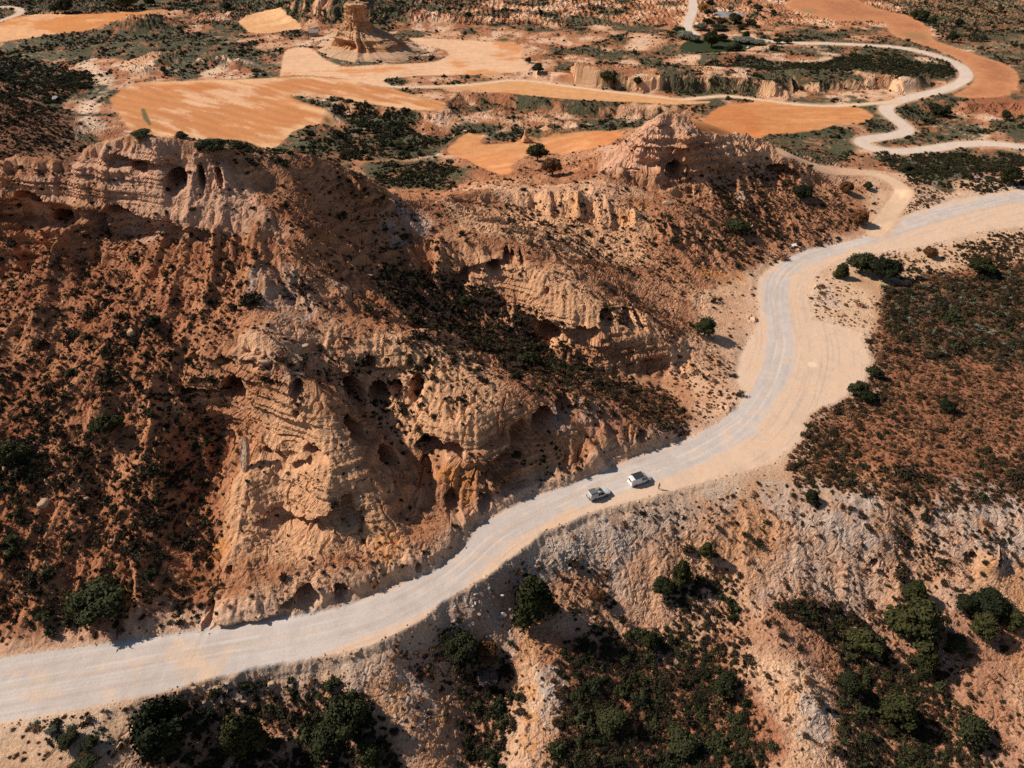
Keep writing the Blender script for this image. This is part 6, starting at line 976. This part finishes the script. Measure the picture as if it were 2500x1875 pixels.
zq = lambda x, y: (1400 + x / 8.848, 1120 + y / 8.848)
VAN = bpy.data.objects.new('camper_van', None); COL.objects.link(VAN); VAN['label'] = 'white camper van with a black roof panel parked ahead on the road'; VAN['category'] = 'van'
put('body', shell('van_body', [(-2.42, .42, .70, .98, .80, 1.20, .74), (-2.40, .34, .82, 1.00, .90, 1.84, .70), (-2.25, .30, .88, 1.02, .94, 1.93, .74), (-1.0, .28, .90, 1.05, .95, 1.97, .76), (.65, .28, .90, 1.05, .95, 1.96, .75), (.95, .28, .90, 1.04, .95, 1.90, .73), (1.55, .28, .90, 1.02, .94, 1.34, .80), (2.05, .30, .88, .98, .92, 1.10, .78), (2.36, .34, .82, .86, .86, .96, .70), (2.46, .42, .70, .70, .74, .80, .60)], M_VWHITE), VAN)
wheels(VAN, (-1.45, 1.52), .93)
for sd_ in (-1, 1):
    put('side_window', panel('van_side_window', [(.02, sd_ * .958, 1.10), (.78, sd_ * .958, 1.10), (.74, sd_ * .845, 1.72), (.02, sd_ * .845, 1.72)][::sd_], M_GLASS), VAN); put('side_window', panel('van_front_window', [(.86, sd_ * .958, 1.10), (1.42, sd_ * .952, 1.08), (1.30, sd_ * .93, 1.34), (.98, sd_ * .845, 1.70), (.84, sd_ * .845, 1.72)][::sd_], M_GLASS), VAN)
    put('mirror', boxm('van_mirror', (1.28, 1.42, sd_ * 1.06 - .1, sd_ * 1.06 + .1, 1.08, 1.28), M_VWHITE), VAN); put('headlight', boxm('van_headlight', (2.26, 2.42, sd_ * .64 - .13, sd_ * .64 + .13, .74, .92), M_LAMP), VAN); put('tail_lamp', boxm('van_tail_lamp', (-2.43, -2.33, sd_ * .86 - .06, sd_ * .86 + .06, .78, 1.12), M_RED), VAN)
put('windscreen', panel('van_windscreen', [(1.02, -.70, 1.87), (1.54, -.78, 1.37), (1.54, .78, 1.37), (1.02, .70, 1.87)], M_GLASS), VAN); put('rear_window', panel('van_rear_window', [(-2.42, -.62, 1.28), (-2.425, -.60, 1.74), (-2.425, .60, 1.74), (-2.42, .62, 1.28)], M_GLASS), VAN)
put('rear_bumper', boxm('van_rear_bumper', (-2.52, -2.36, -.84, .84, .34, .56), M_VWHITE), VAN); put('front_bumper', boxm('van_front_bumper', (2.34, 2.52, -.78, .78, .30, .52), M_VWHITE), VAN); put('sill', boxm('van_sill', (-1.0, 1.05, -.955, -.90, .24, .34), M_BLACK), VAN); put('sill', boxm('van_sill', (-1.0, 1.05, .90, .955, .24, .34), M_BLACK), VAN)
put('roof_panel', boxm('van_roof_panel', (-1.62, .72, -.80, .80, 2.0, 2.12), M_TENT, .03), VAN)
for x in (-1.3, .4): put('roof_bar', boxm('van_roof_bar', (x - .04, x + .04, -.78, .78, 1.955, 2.0), M_BLACK, .01), VAN)
put('awning', boxm('van_awning', (-1.75, .78, .80, .93, 1.93, 2.10), M_TENT, .02), VAN); place(VAN, zq(1320, 600), zq(1612, 500), .93, -1.45, 1.52)
SUV = bpy.data.objects.new('offroad_car', None); COL.objects.link(SUV); SUV['label'] = 'silver off-road car with a grey roof tent parked behind the van'; SUV['category'] = 'car'
put('body', shell('car_body', [(-2.40, .55, .68, .95, .78, 1.02, .70), (-2.36, .46, .82, 1.02, .88, 1.42, .66), (-2.10, .40, .88, 1.06, .93, 1.78, .68), (-1.2, .38, .90, 1.08, .94, 1.82, .70), (.10, .38, .90, 1.08, .94, 1.80, .69), (.42, .38, .90, 1.06, .94, 1.72, .67), (1.02, .38, .90, 1.04, .93, 1.16, .80), (1.60, .40, .88, 1.00, .92, 1.10, .80), (2.15, .44, .84, .94, .88, 1.02, .74), (2.38, .52, .74, .80, .78, .88, .60)], M_SILVER), SUV)
wheels(SUV, (-1.42, 1.38), .93)
for sd_ in (-1, 1):
    put('side_window', panel('car_front_window', [(-.05, sd_ * .948, 1.13), (.92, sd_ * .942, 1.10), (.44, sd_ * .80, 1.60), (-.05, sd_ * .80, 1.64)][::sd_], M_GLASS), SUV); put('side_window', panel('car_rear_window', [(-.62, sd_ * .948, 1.15), (-.15, sd_ * .948, 1.13), (-.15, sd_ * .80, 1.64), (-.50, sd_ * .82, 1.58)][::sd_], M_GLASS), SUV)
    put('mirror', boxm('car_mirror', (.74, .88, sd_ * 1.04 - .1, sd_ * 1.04 + .1, 1.08, 1.24), M_SILVER), SUV); put('headlight', boxm('car_headlight', (2.18, 2.34, sd_ * .62 - .14, sd_ * .62 + .14, .80, .96), M_LAMP), SUV); put('tail_lamp', boxm('car_tail_lamp', (-2.42, -2.32, sd_ * .80 - .08, sd_ * .80 + .08, .86, 1.06), M_RED), SUV)
put('windscreen', panel('car_windscreen', [(.47, -.66, 1.70), (1.01, -.78, 1.19), (1.01, .78, 1.19), (.47, .66, 1.70)], M_GLASS), SUV); put('rear_window', panel('car_back_window', [(-2.385, -.62, 1.16), (-2.27, -.58, 1.55), (-2.27, .58, 1.55), (-2.385, .62, 1.16)], M_GLASS), SUV)
put('rear_bumper', boxm('car_rear_bumper', (-2.54, -2.32, -.84, .84, .44, .66), M_BLACK), SUV); put('front_bumper', boxm('car_front_bumper', (2.26, 2.50, -.80, .80, .42, .66), M_BLACK), SUV); put('bonnet_scoop', boxm('car_scoop', (1.30, 1.62, -.25, .25, 1.10, 1.19), M_SILVER, .03), SUV); put('spare_wheel_cover', boxm('car_box', (-2.56, -2.38, -.34, .34, .72, 1.12), M_SILVER, .05), SUV)
for sd_ in (-1, 1): put('side_step', boxm('car_step', (-.95, .92, sd_ * .95 - .08, sd_ * .95 + .08, .36, .43), M_BLACK, .01), SUV)
put('roof_tent', boxm('car_roof_tent', (-2.20, -.72, -.74, .74, 1.86, 2.10), M_TENT2, .05), SUV)
for y in (-.62, .62): put('rack_rail', boxm('car_rail', (-.70, .42, y - .03, y + .03, 1.86, 1.93), M_RACK, .01), SUV)
for x in (-.60, -.22, .14, .38): put('rack_bar', boxm('car_bar', (x - .04, x + .04, -.62, .62, 1.875, 1.92), M_RACK, .01), SUV)
put('roof_box', boxm('car_roof_box', (-.58, -.10, -.10, .50, 1.925, 2.08), M_RACK, .03), SUV); put('roof_bag', boxm('car_roof_bag', (-.05, .30, -.52, .20, 1.925, 2.06), M_BLACK, .04), SUV); place(SUV, zq(440, 912), zq(722, 815), .93, -1.42, 1.38)

# ------------------------------------------------------------------ the person walking beside the van
def skin(name, J, E, m, sub=2, root=0):
    me = bpy.data.meshes.new(name); me.from_pydata([j[:3] for j in J], E, []); o = bpy.data.objects.new(name, me); COL.objects.link(o); md = o.modifiers.new('skin', 'SKIN'); md.use_smooth_shade = True
    for v_, j in zip(me.skin_vertices[0].data, J): v_.radius = (j[3], j[4] if len(j) > 4 else j[3])
    me.skin_vertices[0].data[root].use_root = True; s2 = o.modifiers.new('sub', 'SUBSURF'); s2.levels = s2.render_levels = sub
    dg = bpy.context.evaluated_depsgraph_get(); ev = bpy.data.meshes.new_from_object(o.evaluated_get(dg)); bpy.data.objects.remove(o); ev.materials.clear(); ev.materials.append(m); ev.name = name; return ev
M_SKIN = plain('skin', (.42, .24, .16), .6, 0, .3); M_SHIRT = plain('dark red shirt', (.20, .045, .035), .9, 0, .1); M_TROU = plain('dark grey trousers', (.055, .05, .048), .9, 0, .1); M_HAIR = plain('dark hair', (.03, .02, .015), .7); M_SHOE = plain('brown shoes', (.10, .06, .04), .8)
PJ = [(0, 0, .95, .125, .10), (0, .01, 1.15, .115, .09), (0, .015, 1.36, .145, .095), (0, 0, 1.47, .06), (0, -.01, 1.56, .062, .06), (0, -.015, 1.66, .085, .095), (0, -.01, 1.74, .06, .07),
      (-.17, .01, 1.40, .052), (-.26, .06, 1.16, .044), (-.27, -.04, .94, .034), (-.26, -.07, .87, .03), (.17, .01, 1.40, .052), (.25, -.06, 1.17, .044), (.24, -.22, 1.02, .034), (.23, -.28, .99, .03),
      (-.09, 0, .88, .085), (-.10, -.14, .50, .06), (-.10, -.12, .10, .042), (-.10, -.25, .04, .036), (.09, 0, .88, .085), (.10, .08, .50, .06), (.10, .26, .14, .042), (.10, .16, .04, .036)]
PE = [(0, 1), (1, 2), (2, 3), (3, 4), (4, 5), (5, 6), (2, 7), (7, 8), (8, 9), (9, 10), (2, 11), (11, 12), (12, 13), (13, 14), (0, 15), (15, 16), (16, 17), (17, 18), (0, 19), (19, 20), (20, 21), (21, 22)]
PER = bpy.data.objects.new('person', None); COL.objects.link(PER); PER['label'] = 'person in a dark red shirt walking beside the white van'; PER['category'] = 'person'
for hx, hy, hz_h, sx in ((-.26, -.07, .87, -1), (.23, -.28, .99, 1)):      # five fingers each, rooted in the palm
    b0_ = len(PJ); w_i = 10 if sx < 0 else 14; PJ.append((hx, hy - .025, hz_h - .055, .030, .018)); PE.append((w_i, b0_)); fl = [(.030, .07), (.010, .08), (-.010, .075), (-.028, .06)]
    for dx_, ln in fl: PJ.append((hx + dx_, hy - .05, hz_h - .055 - ln * .6, .009)); PE.append((b0_, len(PJ) - 1)); PJ.append((hx + dx_, hy - .03, hz_h - .06 - ln, .008)); PE.append((len(PJ) - 2, len(PJ) - 1))
    PJ.append((hx - sx * .045, hy - .05, hz_h - .06, .010)); PE.append((b0_, len(PJ) - 1))
bm_ = skin('body', PJ, PE, M_SKIN); PB = put('body', bm_, PER)
put('shirt', skin('shirt', [(0, 0, .98, .145, .12), (0, .01, 1.16, .135, .108), (0, .015, 1.36, .162, .112), (0, 0, 1.455, .078, .07), (-.17, .01, 1.40, .066), (-.225, .04, 1.24, .058), (.17, .01, 1.40, .066), (.22, -.02, 1.26, .058)], [(0, 1), (1, 2), (2, 3), (2, 4), (4, 5), (2, 6), (6, 7)], M_SHIRT), PER)
put('trousers', skin('trousers', [(0, 0, .97, .138, .115), (-.09, 0, .86, .10), (-.10, -.14, .50, .075), (-.10, -.12, .13, .058), (.09, 0, .86, .10), (.10, .08, .50, .075), (.10, .25, .17, .058)], [(0, 1), (1, 2), (2, 3), (0, 4), (4, 5), (5, 6)], M_TROU), PER)
put('hair', skin('hair', [(0, .01, 1.70, .098, .092), (0, .005, 1.77, .066, .07), (0, .06, 1.63, .06)], [(0, 1), (0, 2)], M_HAIR), PER)
for x, y0, y1, z_ in ((-.10, -.27, -.08, .035), (.10, .14, .30, .04)): put('shoe', boxm('shoe', (x - .048, x + .048, y0, y1, z_ - .035, z_ + .05), M_SHOE, .025), PER)
for x in (-.032, .032): put('eye', mesh_of('eye', ICO1[0] * .012 + np.array((x, -.098, 1.665)), ICO1[1], M_BLACK), PER)
put('nose', mesh_of('nose', ICO1[0] * (.014, .02, .022) + np.array((0, -.108, 1.64)), ICO1[1], M_SKIN), PER); put('mouth', mesh_of('mouth', ICO1[0] * (.024, .008, .006) + np.array((0, -.096, 1.605)), ICO1[1], M_SHIRT), PER)
for x in (-.088, .088): put('ear', mesh_of('ear', ICO1[0] * (.012, .02, .03) + np.array((x, -.01, 1.655)), ICO1[1], M_SKIN), PER)
p = surf_xyz(*zq(1838, 652)); PER.location = p + Vector((0, 0, .01)); PER.rotation_euler = (0, 0, math.radians(35))

# ------------------------------------------------------------------ say which shrub is which: by the nearest landmark
LM = [(o['label'], o.location.copy()) for o in COL.objects if o.get('category') in ('tree', 'boulder', 'van', 'car', 'rock slab', 'pole') and len(o['label'].split()) <= 10]
for o, kw, where in SINGLE:
    u, v, d = project(o.location.x, o.location.y, o.location.z); best = None
    for lb, q in LM:
        a, c, e = project(q.x, q.y, q.z); r = math.hypot(a - u, (c - v) * 1.2)
        if r < 150 and abs(e - d) < 25 and (best is None or r < best[0]): best = (r, lb, u - a, v - c)
    if best:
        side_ = ('right of' if best[2] > 0 else 'left of') if abs(best[2]) > abs(best[3]) * 1.2 else ('below' if best[3] > 0 else 'above'); near_ = 'close ' if best[0] < 60 else 'well '
        kind_ = {'dark olive shrub': 'dark shrub', 'dry russet shrub': 'russet shrub', 'round deep green bush': 'green bush', 'grey green bush': 'grey bush'}[kw]; lb = f'{kind_} {near_}{side_} the {best[1].split(",")[0]}'
        if len(lb.split()) <= 16: o['label'] = lb; o['group'] = f'{kind_}es {near_}{side_} {best[1].split(",")[0]}'.replace('shrubes', 'shrubs')

rest = {}
for o, kw, where in SINGLE:
    if o['label'].startswith(kw): rest.setdefault(o['label'], []).append(o)
for lb, L_ in rest.items():
    if len(L_) < 3: continue
    uv = [project(o.location.x, o.location.y, o.location.z)[:2] for o in L_]; us, vs = sorted(q[0] for q in uv), sorted(q[1] for q in uv); n = len(L_)
    for o, (u, v) in zip(L_, uv):
        a = 'lower' if v > vs[min(n - 1, 2 * n // 3)] else 'upper' if v < vs[n // 3] else 'middle'; c = 'right' if u > us[min(n - 1, 2 * n // 3)] else 'left' if u < us[n // 3] else 'centre'
        new = f'{a} {c} ' + lb.replace('round deep green', 'deep green')
        if len(new.split()) <= 16: o['group'] = o['group'] + f', {a} {c}'; o['label'] = new
